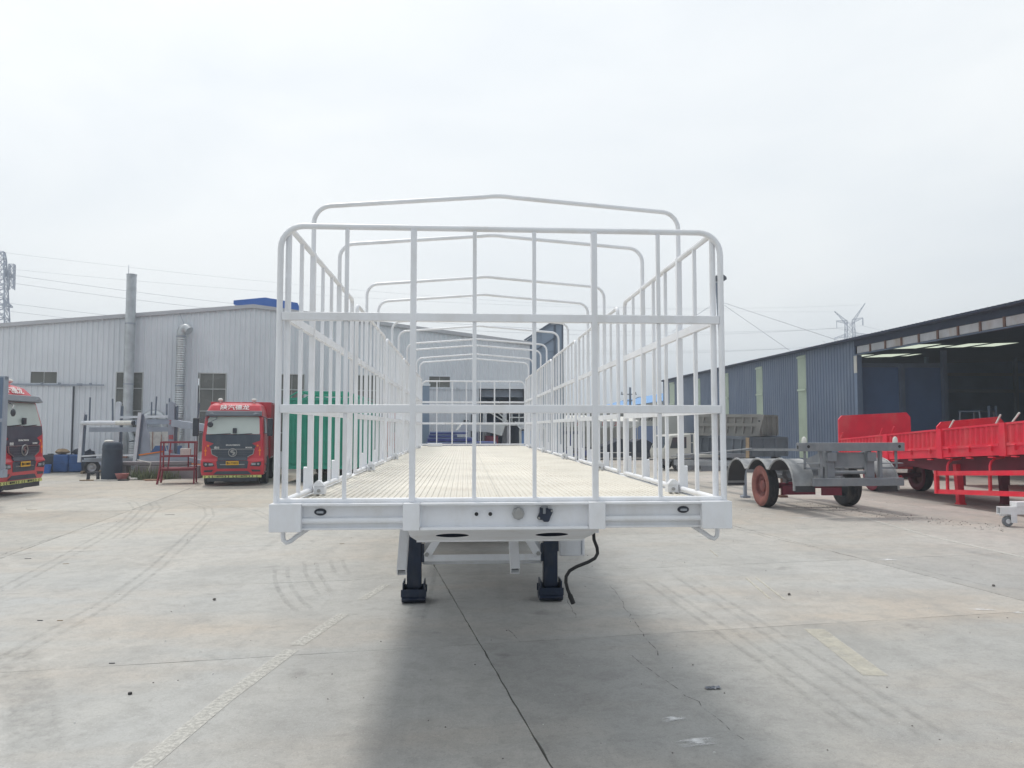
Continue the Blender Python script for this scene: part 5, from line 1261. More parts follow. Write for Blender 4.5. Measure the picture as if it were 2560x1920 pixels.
# weeds: grass blades past counting
mb = MB(); rr = random.Random(21)
for k in range(620):
    cx, cy = rr.choice(((-12.45, 30.15), (-12.0, 30.3), (-12.2, 30.0), (-11.6, 30.35), (-12.75, 30.3)))
    x = cx + rr.gauss(0, 0.22); y = cy + rr.gauss(0, 0.12); h = rr.uniform(0.1, 0.5) * (1.3 if rr.random() < 0.15 else 0.8); a = rr.uniform(0, 6.28); b = rr.uniform(0, 0.25)
    dx, dy = math.cos(a), math.sin(a); ww = rr.uniform(0.008, 0.022)
    mb.add([(x - dy * ww, y + dx * ww, 0), (x + dy * ww, y - dx * ww, 0), (x + dx * b * .4 + dy * ww * .8, y + dy * b * .4 - dx * ww * .8, h * .6), (x + dx * b * .4 - dy * ww * .8, y + dy * b * .4 + dx * ww * .8, h * .6), (x + dx * b, y + dy * b, h)], [(0, 1, 2, 3), (3, 2, 4)])
wd = part('weeds', mb, LEAF, smooth=False); wd['kind'] = 'stuff'; wd['label'] = 'green weeds growing by the concrete block'

# red tube platform
PF = thing('work_platform', 'maroon steel work platform of welded tube on the yard', 'platform', (-10.75, 27.55, 0), R(14))
Lx, Ly = 1.12, 0.75
for x in (0, Lx):
    for y in (0, Ly):
        mb = MB(); mb.bar((x + (0.0 if x else -0.08), y - (0.10 if y == 0 else -0.1), 0), (x, y, 0.62), 0.055, 0.055); mb.b2((x - 0.026, y - 0.026, 0.61), (x + 0.026, y + 0.026, 1.50)); part('leg', mb, PRED, PF)
for z, w_ in ((1.48, 0.06), (0.98, 0.05), (0.50, 0.06)):
    for p, q in (((0, 0), (Lx, 0)), ((0, Ly), (Lx, Ly)), ((0, 0), (0, Ly)), ((Lx, 0), (Lx, Ly))):
        mb = MB(); mb.bar((*p, z), (*q, z), 0.05, w_); part('rail', mb, PRED, PF)
mb = MB(); mb.b2((-0.03, -0.08, 0.535), (Lx + 0.03, Ly + 0.04, 0.56)); part('tread', mb, PRED, PF)
mb = MB(); mb.bar((0.32, 0, 1.48), (0.25, 0.0, 0.56), 0.045, 0.045); mb.bar((0.84, Ly, 1.48), (0.84, Ly, 0.56), 0.045, 0.045); part('baluster', mb, PRED, PF)
mb = MB(); mb.b2((0, 0, 0), (0.34, 0.26, 0.24)); o = tag(part('white_carton', mb, CLOTH, bevel=0.01), 'white carton standing on the middle rail of the maroon platform', 'carton'); o.location = (-10.28, 28.10, 1.007); o.rotation_euler = (0, 0, R(14))

# blue drums and sacks against the hall
for (x, y, s_, z, m, lab) in ((-18.05, 35.3, 0.62, 0, BLUEP, 'blue plastic tank by the hall wall, left of the dark heap'), (-17.45, 35.4, 0.6, 0, BLUEP, 'blue plastic tank standing right against the dark heap'), (-18.55, 35.2, 0.5, 0, DARKPL, 'dark crate left of the blue tanks')):
    D = thing('storage_tank', lab, 'tank', (x, y, z), R(7))
    mb = MB(); mb.b2((-s_ / 2, -s_ / 2, 0.02), (s_ / 2, s_ / 2, 0.80)); part('body', mb, m, D, bevel=0.06)
    mb = MB(); mb.b2((-s_ / 2 - 0.01, -s_ / 2 - 0.01, 0.40), (s_ / 2 + 0.01, s_ / 2 + 0.01, 0.44)); part('band', mb, m, D, bevel=0.01)
    mb = MB(); mb.cyl((0, 0, 0.79), (0, 0, 0.84), 0.12, n=14); part('cap', mb, DARKPL, D)
B2 = thing('bucket', 'small bright blue bucket in front of the dark crate', 'bucket', (-18.35, 34.5, 0))
mb = MB(); mb.lathe([(0.001, 0.0), (0.16, 0.0), (0.20, 0.36), (0.215, 0.37), (0.20, 0.38), (0.001, 0.36)], (0, 0, 0), 'z', 20); part('shell', mb, mat('bucket_blue', (0.05, 0.16, 0.50, 1), 0.5), B2)
mb = MB(); mb.tube([(-0.2, 0, 0.36), (-0.12, -0.14, 0.26), (0.12, -0.14, 0.26), (0.2, 0, 0.36)], 0.008, 5); part('handle', mb, CHROME, B2)
rr = random.Random(9)
def lump(name, m, loc, r, sq, lab, cat, seed):
    mb = MB(); mb.ball((0, 0, 0), r, 12, sq); q = random.Random(seed)
    mb.v = [tuple(Vector(v) * q.uniform(0.82, 1.16)) for v in mb.v]
    o = tag(part(name, mb, m), lab, cat); o.location = loc; return o
lump('sack', WOOD, (-18.1, 35.3, 0.93), 0.27, (1.2, .8, .45), 'brown sack lying on the left blue tank', 'sack', 1)
lump('coil', DARKPL, (-17.45, 35.4, 0.93), 0.22, (1.2, .8, .6), 'dark coil lying on the right blue tank', 'coil', 2)
lump('scrap_heap', TARP, (-16.85, 35.2, 0.35), 0.45, (.8, .7, 1.4), 'dark heap of scrap leaning beside the blue tanks', 'scrap heap', 3)
lump('scrap_heap', CARGREY, (-16.4, 35.0, 0.25), 0.36, (1, .7, .8), 'grey heap of hoses by the carrier post', 'scrap heap', 4)
PAL = thing('pallet', 'low wooden pallet lying in front of the carrier wheels', 'pallet', (-16.2, 34.4, 0), R(6))
for k in range(5):
    mb = MB(); mb.b2((-0.5, -0.3 + k * 0.13, 0.09), (0.5, -0.21 + k * 0.13, 0.112)); part('board', mb, WOOD, PAL, smooth=False)
for x in (-0.45, 0, 0.45):
    mb = MB(); mb.b2((x - 0.05, -0.3, 0), (x + 0.05, 0.3, 0.089)); part('bearer', mb, WOOD, PAL, smooth=False)
mb = MB(); mb.box((0, 0, 0.03), (0.9, 0.3, 0.05)); o = tag(part('red_plate', mb, BRED, bevel=0.006), 'flat red plate lying on the ground by the pallet', 'plate'); o.location = (-15.2, 34.1, 0); o.rotation_euler = (0, 0, R(4))

# ================================================================== GREY SKELETON CHASSIS (right)
CH = thing('skeleton_chassis', 'grey primed skeleton trailer chassis with curved mudguards and red dusty wheels', 'trailer', (8.82, 16.7, 0), R(2.5))
TILT = -0.070
def cz(z, y): return z + TILT * y * 0.55
for (y, z0, z1, hw_) in ((0.0, 1.47, 1.66, 1.27),):
    mb = MB(); mb.b2((-hw_, -0.06, z0), (hw_, 0.08, z1)); bb = part('bolster_beam', mb, PRIMER, CH, bevel=0.008)
    for x in (-hw_ + 0.22, hw_ - 0.13):
        mb = MB(); mb.cyl((x, -0.064, 1.575), (x, -0.050, 1.575), 0.035, n=14); part('lock_hole', mb, BLACK, bb)
    for x in (-hw_ + 0.16, hw_ - 0.18):
        mb = MB(); mb.cyl((x, 0.02, 1.66), (x, 0.02, 1.71), 0.055, n=14); mb.lathe([(0.055, 1.70), (0.05, 1.75), (0.03, 1.79), (0.001, 1.80)], (x, 0.02, 0), 'z', 14); part('twist_lock', mb, CLOTH, CH)
    mb = MB(); mb.b2((-hw_ - 0.006, -0.02, 1.52), (-hw_ - 0.0, 0.03, 1.60)); part('end_slot', mb, BLACK, bb)
for s in (-1, 1):
    x = s * 0.48
    mb = MB(); mb.b2((x - 0.075, 0.10, cz(1.10, 0)), (x + 0.075, 0.24, 1.465)); mb.b2((x - 0.09, 0.02, 0.86), (x + 0.09, 0.14, 1.36)); mb.b2((x - 0.11, -0.05, 1.24), (x + 0.11, 0.10, 1.44)); part('frame_end', mb, PRIMER, CH, bevel=0.006)
    mb = MB(); mb.prism([(x - 0.07, 0.25, 1.06), (x - 0.07, 11.0, 0.62), (x - 0.07, 11.0, 0.82), (x - 0.07, 3.2, 1.02), (x - 0.07, 1.0, 1.26), (x - 0.07, 0.25, 1.46)], (0.14, 0, 0)); part('frame_rail', mb, PRIMER, CH, smooth=False)
    mb = MB(); mb.b2((s * 0.72 - 0.03, 0.0, 0.86), (s * 0.72 + 0.03, 0.10, 1.465)); part('bumper_hanger', mb, PRIMER, CH)
    mb = MB(); mb.b2((s * 0.70, 0.0, 1.06), (s * 1.12, 0.05, 1.10)); mb.b2((s * 1.08, 0.0, 1.06), (s * 1.12, 0.05, 1.465)); mb.b2((s * 0.74, -0.02, 1.18), (s * 1.25, 0.12, 1.20)); part('lamp_bracket', mb, PRIMER, CH)
mb = MB(); mb.b2((-0.36, 0.06, 1.10), (0.36, 0.09, 1.44)); part('rear_plate', mb, PRIMER, CH, bevel=0.004)
mb = MB(); mb.cyl((-0.38, 0.12, 0.98), (0.38, 0.12, 0.98), 0.04, n=12); part('cross_tube', mb, PRIMER, CH)
mb = MB(); mb.b2((-0.95, -0.10, 0.68), (1.21, 0.02, 0.86)); part('bumper', mb, PRIMER, CH, bevel=0.012)
for yy in (2.2, 3.6, 6.0, 8.5, 11.0):
    mb = MB(); mb.b2((-0.41, yy, cz(0.86, yy)), (0.41, yy + 0.08, cz(1.08, yy))); part('cross_member', mb, PRIMER, CH)
# front bolster & rods far off
for s in (-1, 1):
    mb = MB(); mb.b2((s * 1.2, 8.6, 0.98), (s * 0.55, 8.72, 1.12)); part('outrigger', mb, PRIMER, CH)
mb = MB(); mb.bar((-1.15, 0.1, 1.50), (-1.15, 3.0, 1.42), 0.1, 0.06); mb.cyl((-1.2, 2.6, 1.46), (-1.28, 9.0, 1.02), 0.022, n=8); part('side_rod', mb, PRIMER, CH)
CWM = wheel_meshes(0.53, 0.30, TYRE, RIMRED, REDTYRE)
axy = 2.15
add_wheel(CWM, CH, (-1.08, axy, 0.53))
add_wheel(wheel_meshes(0.53, 0.30, TYRE, DARKPL), CH, (1.10, axy, 0.53), True)
mb = MB(); mb.cyl((-0.95, axy, 0.53), (0.95, axy, 0.53), 0.075, n=14); part('axle', mb, DRED, CH)
mb = MB(); mb.b2((-0.85, axy - 0.5, 0.34), (0.0, axy - 0.42, 0.56)); mb.b2((0.05, axy - 0.75, 0.34), (0.55, axy - 0.68, 0.52)); mb.b2((-0.75, axy - 0.72, 0.62), (0.6, axy - 0.6, 0.67)); part('brake_cover', mb, DRED, CH)
for s in (-1, 1):
    mb = MB(); mb.cyl((s * 0.62, axy - 0.25, 0.82), (s * 0.62, axy - 0.5, 0.85), 0.12, n=14); mb.b2((s * 0.40, axy - 0.1, 0.6), (s * 0.56, axy + 0.1, 1.1)); mb.b2((s * 0.66, axy - 0.55, 0.92), (s * 0.86, axy - 0.2, 1.04)); part('brake_chamber', mb, PRIMER, CH)
    for k in range(9):
        pass
    mb = MB()
    for k in range(10): mb.b2((s * 0.5 - 0.05, axy - 0.9 + k * 0.2, 0.70 - 0.03 * abs(k - 4.5) / 4.5), (s * 0.5 + 0.05, axy - 0.71 + k * 0.2, 0.80))
    part('leaf_spring', mb, PRIMER, CH)
# three-humped mudguards
def fender_prof():
    P = []
    for k, cy in enumerate((0.92, 2.15, 3.45)):
        a0 = -8 if k == 0 else 38; a1 = 188 if k == 2 else 142
        rr_ = 0.70
        for i in range(13):
            a = R(a0 + (a1 - a0) * i / 12); P.append((cy - rr_ * math.cos(a), 0.66 + 0.64 * math.sin(a)))
    return P
FP = fender_prof()
def fender(s):
    mb = MB(); xa, xb = s * 1.27, s * 0.77; T_ = 0.03
    vs = []
    for (y, z) in FP: zz = cz(z, y); vs += [(xa, y, zz), (xb, y, zz), (xb, y, zz - T_), (xa, y, zz - T_)]
    fs = []
    for i in range(len(FP) - 1):
        for a, b in ((0, 1), (1, 2), (2, 3), (3, 0)): fs.append((i * 4 + a, i * 4 + b, (i + 1) * 4 + b, (i + 1) * 4 + a))
    fs += [(0, 1, 2, 3), tuple((len(FP) - 1) * 4 + k for k in (3, 2, 1, 0))]
    mb.add(vs, fs)
    mb.tube([(xa, y, cz(z, y)) for y, z in FP], 0.028, 6)
    f_ = part('mudguard', mb, FENDER, CH)
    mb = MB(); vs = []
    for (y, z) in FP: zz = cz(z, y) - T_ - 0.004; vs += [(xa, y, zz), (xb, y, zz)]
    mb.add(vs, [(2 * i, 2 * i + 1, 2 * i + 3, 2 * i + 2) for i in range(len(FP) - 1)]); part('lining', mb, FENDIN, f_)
    return f_
fender(-1); fender(1)
mb = MB(); mb.b2((-1.27, 4.12, 0.40), (-0.77, 4.15, cz(0.62, 4.1))); part('mud_flap', mb, FENDIN, CH)
for s in (-1, 1):
    mb = MB(); mb.b2((s * 0.56 - 0.04, 4.55, 0.06), (s * 0.56 + 0.04, 4.63, 0.98)); mb.b2((s * 0.56 - 0.11, 4.48, 0.0), (s * 0.56 + 0.11, 4.70, 0.06)); part('support_stand', mb, RUST if s > 0 else CARGREY, CH)

# ================================================================== BRIGHT RED TRAILERS
RTILT = -0.063
RT = thing('red_trailer', 'bright red drop-side trailer with ribbed side boards, nose raised, right of the yard', 'trailer', (13.76, 24.4, 0), 0.0)
Sub = RT
def rzz(y, z): return z - RTILT * 0 + (-y) * (-RTILT) if False else z + (-y) * 0.063   # y runs from 0 (far end) to -13 (near end)
hw_ = 1.25
def rprism(name, pts_yz, x0_, x1_, m, par=RT, sm=False, lab=None, bev=0.0):
    mb = MB(); mb.prism([(x0_, y, rzz(y, z)) for y, z in pts_yz], (x1_ - x0_, 0, 0)); return part(name, mb, m, par, lab, smooth=sm, bevel=bev)
LEN = 12.6
rprism('deck', [(0, 1.02), (-LEN, 1.02), (-LEN, 1.07), (0, 1.07)], -hw_ + 0.06, hw_ - 0.06, DRED)
for s in (-1, 1):
    rprism('frame_beam', [(0, 0.885), (-LEN, 0.885), (-LEN, 1.085), (0, 1.085)], s * hw_, s * (hw_ - 0.06), BRED)
    rprism('main_beam', [(-0.3, 0.70), (-5.0, 0.66), (-6.3, 0.45), (-LEN, 0.45), (-LEN, 1.015), (0, 1.015)], s * 0.48 - 0.06, s * 0.48 + 0.06, DRED)
rprism('skirt', [(-0.2, 0.72), (-3.2, 0.70), (-5.2, 0.42), (-LEN, 0.40), (-LEN, 0.88), (0, 0.88)], -0.80, -0.76, DRED)
# side boards: bays with ribs
BAYS = [(0.0, 2.62), (2.88, 5.16), (5.42, 7.5), (7.76, 9.9), (10.2, 12.5)]
for s in (-1, 1):
    for (a, b) in BAYS:
        xo = s * hw_
        rprism('drop_side', [(-a, 1.115), (-b, 1.115), (-b, 1.60), (-a, 1.60)], xo - s * 0.03, xo - s * 0.045, BRED)
        dsd = RT.children[-1] if False else None
        for z0, z1, t_ in ((1.585, 1.635, 0.02), (1.10, 1.17, 0.022)):
            rprism('board_rail', [(-a, z0), (-b, z0), (-b, z1), (-a, z1)], xo + s * t_, xo - s * 0.05, BRED)
        n_ = int((b - a - 0.1) / 0.19)
        for k in range(n_):
            y = -(a + 0.08 + k * (b - a - 0.16) / max(1, n_))
            mb = MB(); z0, z1 = rzz(y, 1.172), rzz(y, 1.583)
            mb.add([(xo - s * 0.03, y, z0), (xo + s * 0.012, y - 0.035, z0), (xo + s * 0.012, y - 0.075, z0), (xo - s * 0.03, y - 0.11, z0), (xo - s * 0.03, y, z1), (xo + s * 0.012, y - 0.035, z1), (xo + s * 0.012, y - 0.075, z1), (xo - s * 0.03, y - 0.11, z1)], [(0, 1, 5, 4), (1, 2, 6, 5), (2, 3, 7, 6), (0, 3, 2, 1), (4, 5, 6, 7)])
            part('rib', mb, BRED, RT, smooth=False)
        for q in (0.12, 0.5, 0.88):
            y = -(a + (b - a) * q)
            mb = MB(); zc = rzz(y, 1.07); mb.b2((xo + s * 0.0, y - 0.03, zc - 0.07), (xo + s * 0.05, y + 0.03, zc + 0.05)); mb.cyl((xo + s * 0.05, y - 0.06, zc + 0.04), (xo + s * 0.05, y + 0.06, zc + 0.04), 0.018, n=8); part('hinge', mb, BRED, RT)
            mb = MB(); zc = rzz(y, 0.83); mb.b2((xo - s * 0.02, y - 0.09, zc), (xo + s * 0.05, y + 0.09, zc + 0.03)); part('rope_hook', mb, BRED, RT)
    for y in (2.75, 5.29, 7.63, 10.05):
        xo = s * hw_
        mb = MB(); mb.prism([(xo + s * 0.03, -y + 0.115, rzz(-y, 0.86)), (xo + s * 0.03, -y - 0.115, rzz(-y, 0.86)), (xo + s * 0.03, -y - 0.09, rzz(-y, 1.64)), (xo + s * 0.03, -y + 0.09, rzz(-y, 1.64))], (-s * 0.11, 0, 0)); part('side_post', mb, BRED, RT, smooth=False)
for (y, d) in ((0.05, -0.12), (2.45, -0.10), (3.05, -0.12), (5.70, -0.16), (7.42, -0.13), (7.95, -0.2)):
    mb = MB(); z = rzz(-y, 1.63); mb.bar((-hw_, -y, z), (-hw_ + 0.02, -y + d, z + 0.21), 0.035, 0.03); part('latch_lever', mb, CLOTH if y > 5.6 else BRED, RT)
# headboard at the far end
mb = MB(); mb.prism([(-hw_ + 0.0, 0.05, 1.05), (hw_, 0.05, 1.05), (hw_, 0.05, 2.36), (hw_ - 0.14, 0.05, 2.52), (-hw_ + 0.12, 0.05, 2.41), (-hw_, 0.05, 2.28)], (0, 0.06, 0)); part('headboard', mb, BRED, RT, smooth=False)
# wheels, landing legs, guard
RWM = wheel_meshes(0.50, 0.30, TYRE, RIMRED, DRED)
for yy in (-1.2,):
    for x in (-0.75, 0.74): add_wheel(RWM, RT, (x, yy, 0.50), x > 0)
    mb = MB(); mb.cyl((-0.95, yy, 0.5), (0.95, yy, 0.5), 0.07, n=12); part('axle', mb, DRED, RT)
mb = MB(); mb.prism([(-0.9, -1.9, 0.30), (-0.5, -1.9, 0.22), (-0.2, -1.9, 0.42), (-0.3, -1.9, 0.55)], (0, 0.06, 0)); mb.b2((-0.9, -1.7, 0.72), (0.2, -1.6, 0.80)); part('suspension_arm', mb, BRED, RT, smooth=False)
for x in (-0.78, 0.43):
    mb = MB(); mb.bar((x, -5.36, 0.03), (x - 0.06, -5.36, 1.05), 0.16, 0.14, (0, 1, 0)); mb.b2((x - 0.09, -5.46, 0.0), (x + 0.09, -5.26, 0.035)); part('landing_leg', mb, BRED if x < 0 else DRED, RT)
for x in (1.55,):
    pass
GR0, GR1 = -5.1, -11.5
gx_ = -hw_ - 0.01
mb = MB()
gd = rprism('side_guard', [(GR0, 0.43), (GR1, 0.43), (GR1, 0.53), (GR0, 0.53)], gx_, gx_ + 0.05, BRED)
rprism('guard_rail', [(GR0, -0.045), (GR1, -0.045), (GR1, 0.055), (GR0, 0.055)], gx_, gx_ + 0.05, BRED, gd)
rprism('guard_flange', [(GR0 - 0.05, 0.415), (GR1, 0.415), (GR1, 0.428), (GR0 - 0.05, 0.428)], gx_ - 0.03, gx_ + 0.05, BRED, gd)
rprism('guard_flange', [(GR0 - 0.05, -0.062), (GR1, -0.062), (GR1, -0.048), (GR0 - 0.05, -0.048)], gx_ - 0.03, gx_ + 0.05, BRED, gd)
rprism('guard_end', [(GR0 + 0.04, -0.062), (GR0 - 0.05, -0.062), (GR0 - 0.05, 0.545), (GR0 + 0.04, 0.545)], gx_ - 0.035, gx_ + 0.06, BRED, gd)
for y in (-5.45, -7.05, -9.2):
    mb = MB(); z = rzz(y, 0.53); mb.tube([(gx_ + 0.09, y, z - 0.5), (gx_ + 0.09, y, z + 0.12), (gx_ + 0.13, y, z + 0.22), (gx_ + 0.22, y, z + 0.29), (gx_ + 0.5, y, z + 0.33)], 0.032, 8); mb.b2((gx_ + 0.052, y - 0.035, z - 0.52), (gx_ + 0.10, y + 0.035, z - 0.02)); part('guard_hanger', mb, BRED, gd)
# second red trailer beyond: its headboard shows over the first one's side
R2 = thing('red_trailer', 'second red trailer, only its headboard showing over the side of the first', 'trailer', (18.12, 25.9, 0), 0.0)
mb = MB(); mb.prism([(-1.25, 0, 1.05), (1.25, 0, 1.05), (1.25, 0, 2.22), (1.08, 0, 2.40), (-1.08, 0, 2.21), (-1.25, 0, 2.04)], (0, 0.06, 0)); part('headboard', mb, BRED, R2, smooth=False)
mb = MB(); mb.b2((-1.25, -10, 1.10), (1.25, 0, 1.30)); part('deck', mb, BRED, R2)
for s in (-1, 1):
    mb = MB(); mb.b2((s * 1.25, -10, 1.31), (s * 1.21, -0.05, 1.62)); part('drop_side', mb, BRED, R2)
    for yy in (-7.5, -8.8): add_wheel(RWM, R2, (s * 1.0, yy, 0.50), s > 0)
    mb = MB(); mb.b2((s * 0.8 - 0.07, -0.7, 0), (s * 0.8 + 0.07, -0.56, 1.10)); part('landing_leg', mb, DRED, R2)

# ================================================================== WHITE CASTER FRAME at the right edge
CF = thing('caster_frame', 'white welded box tube frame on a caster wheel at the right edge', 'frame', (11.15, 14.75, 0), R(-4))
def boxtube(mb, x0_, x1_, y0_, y1_, z0, z1, t_=0.012):   # open at -x
    mb.b2((x0_, y0_, z0), (x1_, y0_ + t_, z1)); mb.b2((x0_, y1_ - t_, z0), (x1_, y1_, z1)); mb.b2((x0_, y0_ + t_, z0), (x1_, y1_ - t_, z0 + t_)); mb.b2((x0_, y0_ + t_, z1 - t_), (x1_, y1_ - t_, z1))
mb = MB(); boxtube(mb, -0.30, 2.2, -0.09, 0.05, 0.25, 0.40); part('box_tube', mb, WHITE, CF, smooth=False)
mb = MB(); mb.b2((0.02, -0.1, 0.402), (2.2, 0.12, 0.50)); part('upper_tube', mb, WHITE, CF, bevel=0.004)
mb = MB(); mb.b2((-0.26, -0.03, 0.21), (-0.13, 0.04, 0.25)); mb.b2((-0.10, -0.105, 0.08), (0.02, -0.092, 0.25)); mb.b2((-0.10, 0.052, 0.08), (0.02, 0.064, 0.25)); part('caster_fork', mb, WHITE, CF, bevel=0.003)
mb = MB(); mb.cyl((-0.12, -0.04, 0.105), (-0.12, 0.02, 0.105), 0.105, n=24); cw = part('caster_wheel', mb, PRIMER, CF, bevel=0.008)
mb = MB(); mb.cyl((-0.12, -0.045, 0.105), (-0.12, 0.025, 0.105), 0.05, n=18); part('hub', mb, WHITE, cw)
mb = MB(); mb.b2((1.2, -0.03, 0), (1.3, 0.04, 0.25)); part('foot', mb, WHITE, CF)

# white lorry in the shed mouth
WL = thing('white_lorry', 'white lorry nose under the red trailer, in front of the shed', 'truck', (17.15, 28.3, 0), R(-25))
mb = MB(); mb.b2((-1.15, 0, 0.24), (1.15, 1.9, 1.02)); bmp = part('cab', mb, CLOTH, WL, bevel=0.04)
for z in (0.60, 0.40):
    mb = MB(); mb.b2((-1.10, -0.015, z - 0.05), (-0.95, 0.0, z + 0.05)); part('lamp', mb, DARKPL, bmp)
    mb = MB(); mb.b2((0.95, -0.015, z - 0.05), (1.10, 0.0, z + 0.05)); part('lamp', mb, DARKPL, bmp)
mb = MB(); mb.b2((-1.1, 0.1, 1.02), (1.1, 1.8, 1.85)); part('upper_cab', mb, CABGL, WL, bevel=0.05)
for x in (-1.0, 1.0):
    for yy in (1.6, 4.8): add_wheel(TWM, WL, (x, yy, 0.50), x > 0)
mb = MB(); mb.b2((-1.1, 2.1, 0.7), (1.1, 6.0, 1.1)); part('flat_bed', mb, DARKPL, WL)
mb = MB(); mb.cyl((-1.18, 2.6, 0.6), (-1.12, 2.6, 0.6), 0.35, n=20); part('fuel_tank', mb, CARGREY, WL)

# fork lift frame in the shed
FK = thing('forklift', 'dim forklift with a tall overhead guard inside the shed', 'forklift', (24.4, 33.5, 0), R(20))
for x in (-0.5, 0.5):
    for y in (0, 1.2):
        mb = MB(); mb.bar((x, y, 0.9), (x, y + (0.15 if y == 0 else -0.1), 2.75), 0.06, 0.06); part('guard_post', mb, CARGREY, FK)
mb = MB(); mb.b2((-0.55, 0.1, 2.75), (0.55, 1.15, 2.80)); part('overhead_guard', mb, SHEDSTEEL, FK)
mb = MB(); mb.b2((-0.55, 0.0, 0.3), (0.55, 2.2, 1.0)); part('body', mb, SHEDSTEEL, FK, bevel=0.05)
for x in (-0.55, 0.55):
    for y in (0.3, 1.8): add_wheel(TWM, FK, (x, y, 0.35)).scale = (0.7, 0.7, 0.7)
mb = MB(); mb.b2((-0.3, -0.2, 0.1), (-0.2, -0.1, 3.0)); mb.b2((0.2, -0.2, 0.1), (0.3, -0.1, 3.0)); part('mast', mb, SHEDSTEEL, FK)

# ================================================================== DUMP BODIES in front of the shed
def dump_body(name, label, loc, rz, L_, H_, W_, m, bays, tilt=0.0, rows=2, end_panel=True, lean=0.0):
    D = thing(name, label, 'dump body', loc, rz, None, 0.0); D.rotation_euler = (0, tilt, rz)
    mb = MB(); mb.b2((-L_, 0, 0), (0, 0.06, H_)); sd = part('side_wall', mb, m, D, smooth=False)
    mb = MB(); mb.b2((-L_, W_ - 0.06, 0), (0, W_, H_)); part('side_wall', mb, m, D, smooth=False)
    mb = MB(); mb.b2((-L_ + .01, 0.061, 0), (-0.01, W_ - 0.061, 0.08)); part('floor', mb, m, D, smooth=False)
    mb = MB(); mb.b2((-0.06, 0.061, 0.08), (0, W_ - 0.061, H_ * 0.98)); part('tail_gate', mb, m, D, smooth=False)
    mb = MB(); mb.b2((-L_, 0.061, 0.08), (-L_ + 0.06, W_ - 0.061, H_ + 0.1)); part('head_wall', mb, m, D, smooth=False)
    hs = [0, H_] if rows == 1 else [0, H_ * 0.42, H_ * 0.58, H_]
    for z, h in ((H_ - 0.12, 0.14), (-0.02, 0.12)) + (((H_ * 0.44, 0.16),) if rows == 2 else ()):
        mb = MB(); mb.b2((-L_, -0.09, z), (0, -0.002, z + h)); part('side_beam', mb, m, D, smooth=False)
    for k in range(bays + 1):
        x = -L_ + (L_ - 0.09) * k / bays
        for z0, z1 in (((0.10, H_ - 0.12),) if rows == 1 else ((0.10, H_ * 0.44), (H_ * 0.44 + 0.16, H_ - 0.12))):
            mb = MB(); dx = 0.12 * (z1 - z0)
            mb.prism([(x, -0.075, z0 + .001), (x + 0.085, -0.075, z0 + .001), (x + 0.085 + dx, -0.075, z1 - .001), (x + dx, -0.075, z1 - .001)], (0, 0.073, 0)); part('rib', mb, m, D, smooth=False)
    if rows == 2:
        mb = MB(); mb.prism([(-0.30, -0.115, 0.0), (-0.06, -0.115, 0.0), (0.20, -0.115, H_), (-0.04, -0.115, H_)], (0, 0.11, 0)); part('tail_post', mb, m, D, smooth=False)
        mb = MB(); mb.b2((-0.06, -0.13, H_ * 0.66), (0.02, -0.116, H_ * 0.74)); part('latch', mb, DARKPL, D, smooth=False)
    if end_panel:
        for k in range(4):
            y = 0.1 + (W_ - 0.2) * k / 3
            mb = MB(); mb.b2((0, y - 0.05, 0.05), (0.07, y + 0.05, H_ * 0.95)); part('gate_rib', mb, m, D, smooth=False)
        mb = MB(); mb.b2((0, 0.1, H_ * 0.9), (0.05, W_ - 0.1, H_ * 1.0)); part('gate_rail', mb, m, D, smooth=False)
    return D
DL = dump_body('tipper_box', 'slate grey lower tipper box with small square bays, under the ribbed brown one', (12.78, 33.0, 0.70), R(-66), 4.3, 0.88, 2.35, DUMPDK, 8, 0.02, 1)
mb = MB(); mb.b2((-0.16, -0.12, -0.05), (0.03, -0.09, 0.86)); part('corner_post', mb, WOOD, DL, smooth=False)
dump_body('tipper_box', 'dusty grey brown tipper box with two rows of ribs, stacked on the slate one', (13.50, 33.55, 1.62), R(-45), 3.3, 0.98, 1.9, DUMP, 8, 0.01, 2)
SP = thing('dump_stand', 'brown corner post and timber stands carrying the dump bodies', 'stand', (12.85, 33.1, 0))
SP.rotation_euler = (0, 0, R(-66)); SP.location = (12.78, 33.0, 0)
SP['label'] = 'dark timber stands carrying the two stacked tipper boxes'
for x in (-3.6, -2.0, -0.4):
    for y in (0.25, 1.85):
        mb = MB(); mb.b2((x - 0.15, y, 0), (x + 0.15, y + 0.3, 0.67)); part('stand_leg', mb, DARKPL, SP)
for y in (0.3, 1.9):
    mb = MB(); mb.b2((-4.0, y + .03, 0.30), (-0.2, y + 0.2, 0.42)); part('stand_beam', mb, DARKPL, SP)
# small white flat-bed lorry seen through the right side of the cage
SL_ = thing('flatbed_lorry', 'small white flatbed lorry seen through the right cage bars', 'truck', (9.15, 35.3, 0), R(-82))
# built nose towards -y (to the left in the photo after the turn)
mb = MB(); mb.prism([(-0.85, 0.0, 0.55), (-0.85, -0.05, 0.9), (-0.85, 0.30, 1.65), (-0.85, 1.35, 1.72), (-0.85, 1.35, 0.55)], (1.7, 0, 0)); cb_ = part('cab', mb, BEIGE, SL_, bevel=0.05)
mb = MB(); mb.prism([(-0.865, 0.28, 1.05), (-0.865, 0.42, 1.55), (-0.865, 1.1, 1.58), (-0.865, 1.1, 1.05)], (1.73, 0, 0)); part('side_window', mb, CABGL, cb_, smooth=False)
mb = MB(); mb.bar((0, 0.03, 1.05), (0, 0.26, 1.58), 1.4, 0.03, (0, -1, 0.4)); part('windscreen', mb, CABGL, cb_, smooth=False)
mb = MB(); mb.b2((-0.9, 1.5, 0.62), (0.9, 3.9, 0.74)); part('flat_bed', mb, BEIGE, SL_)
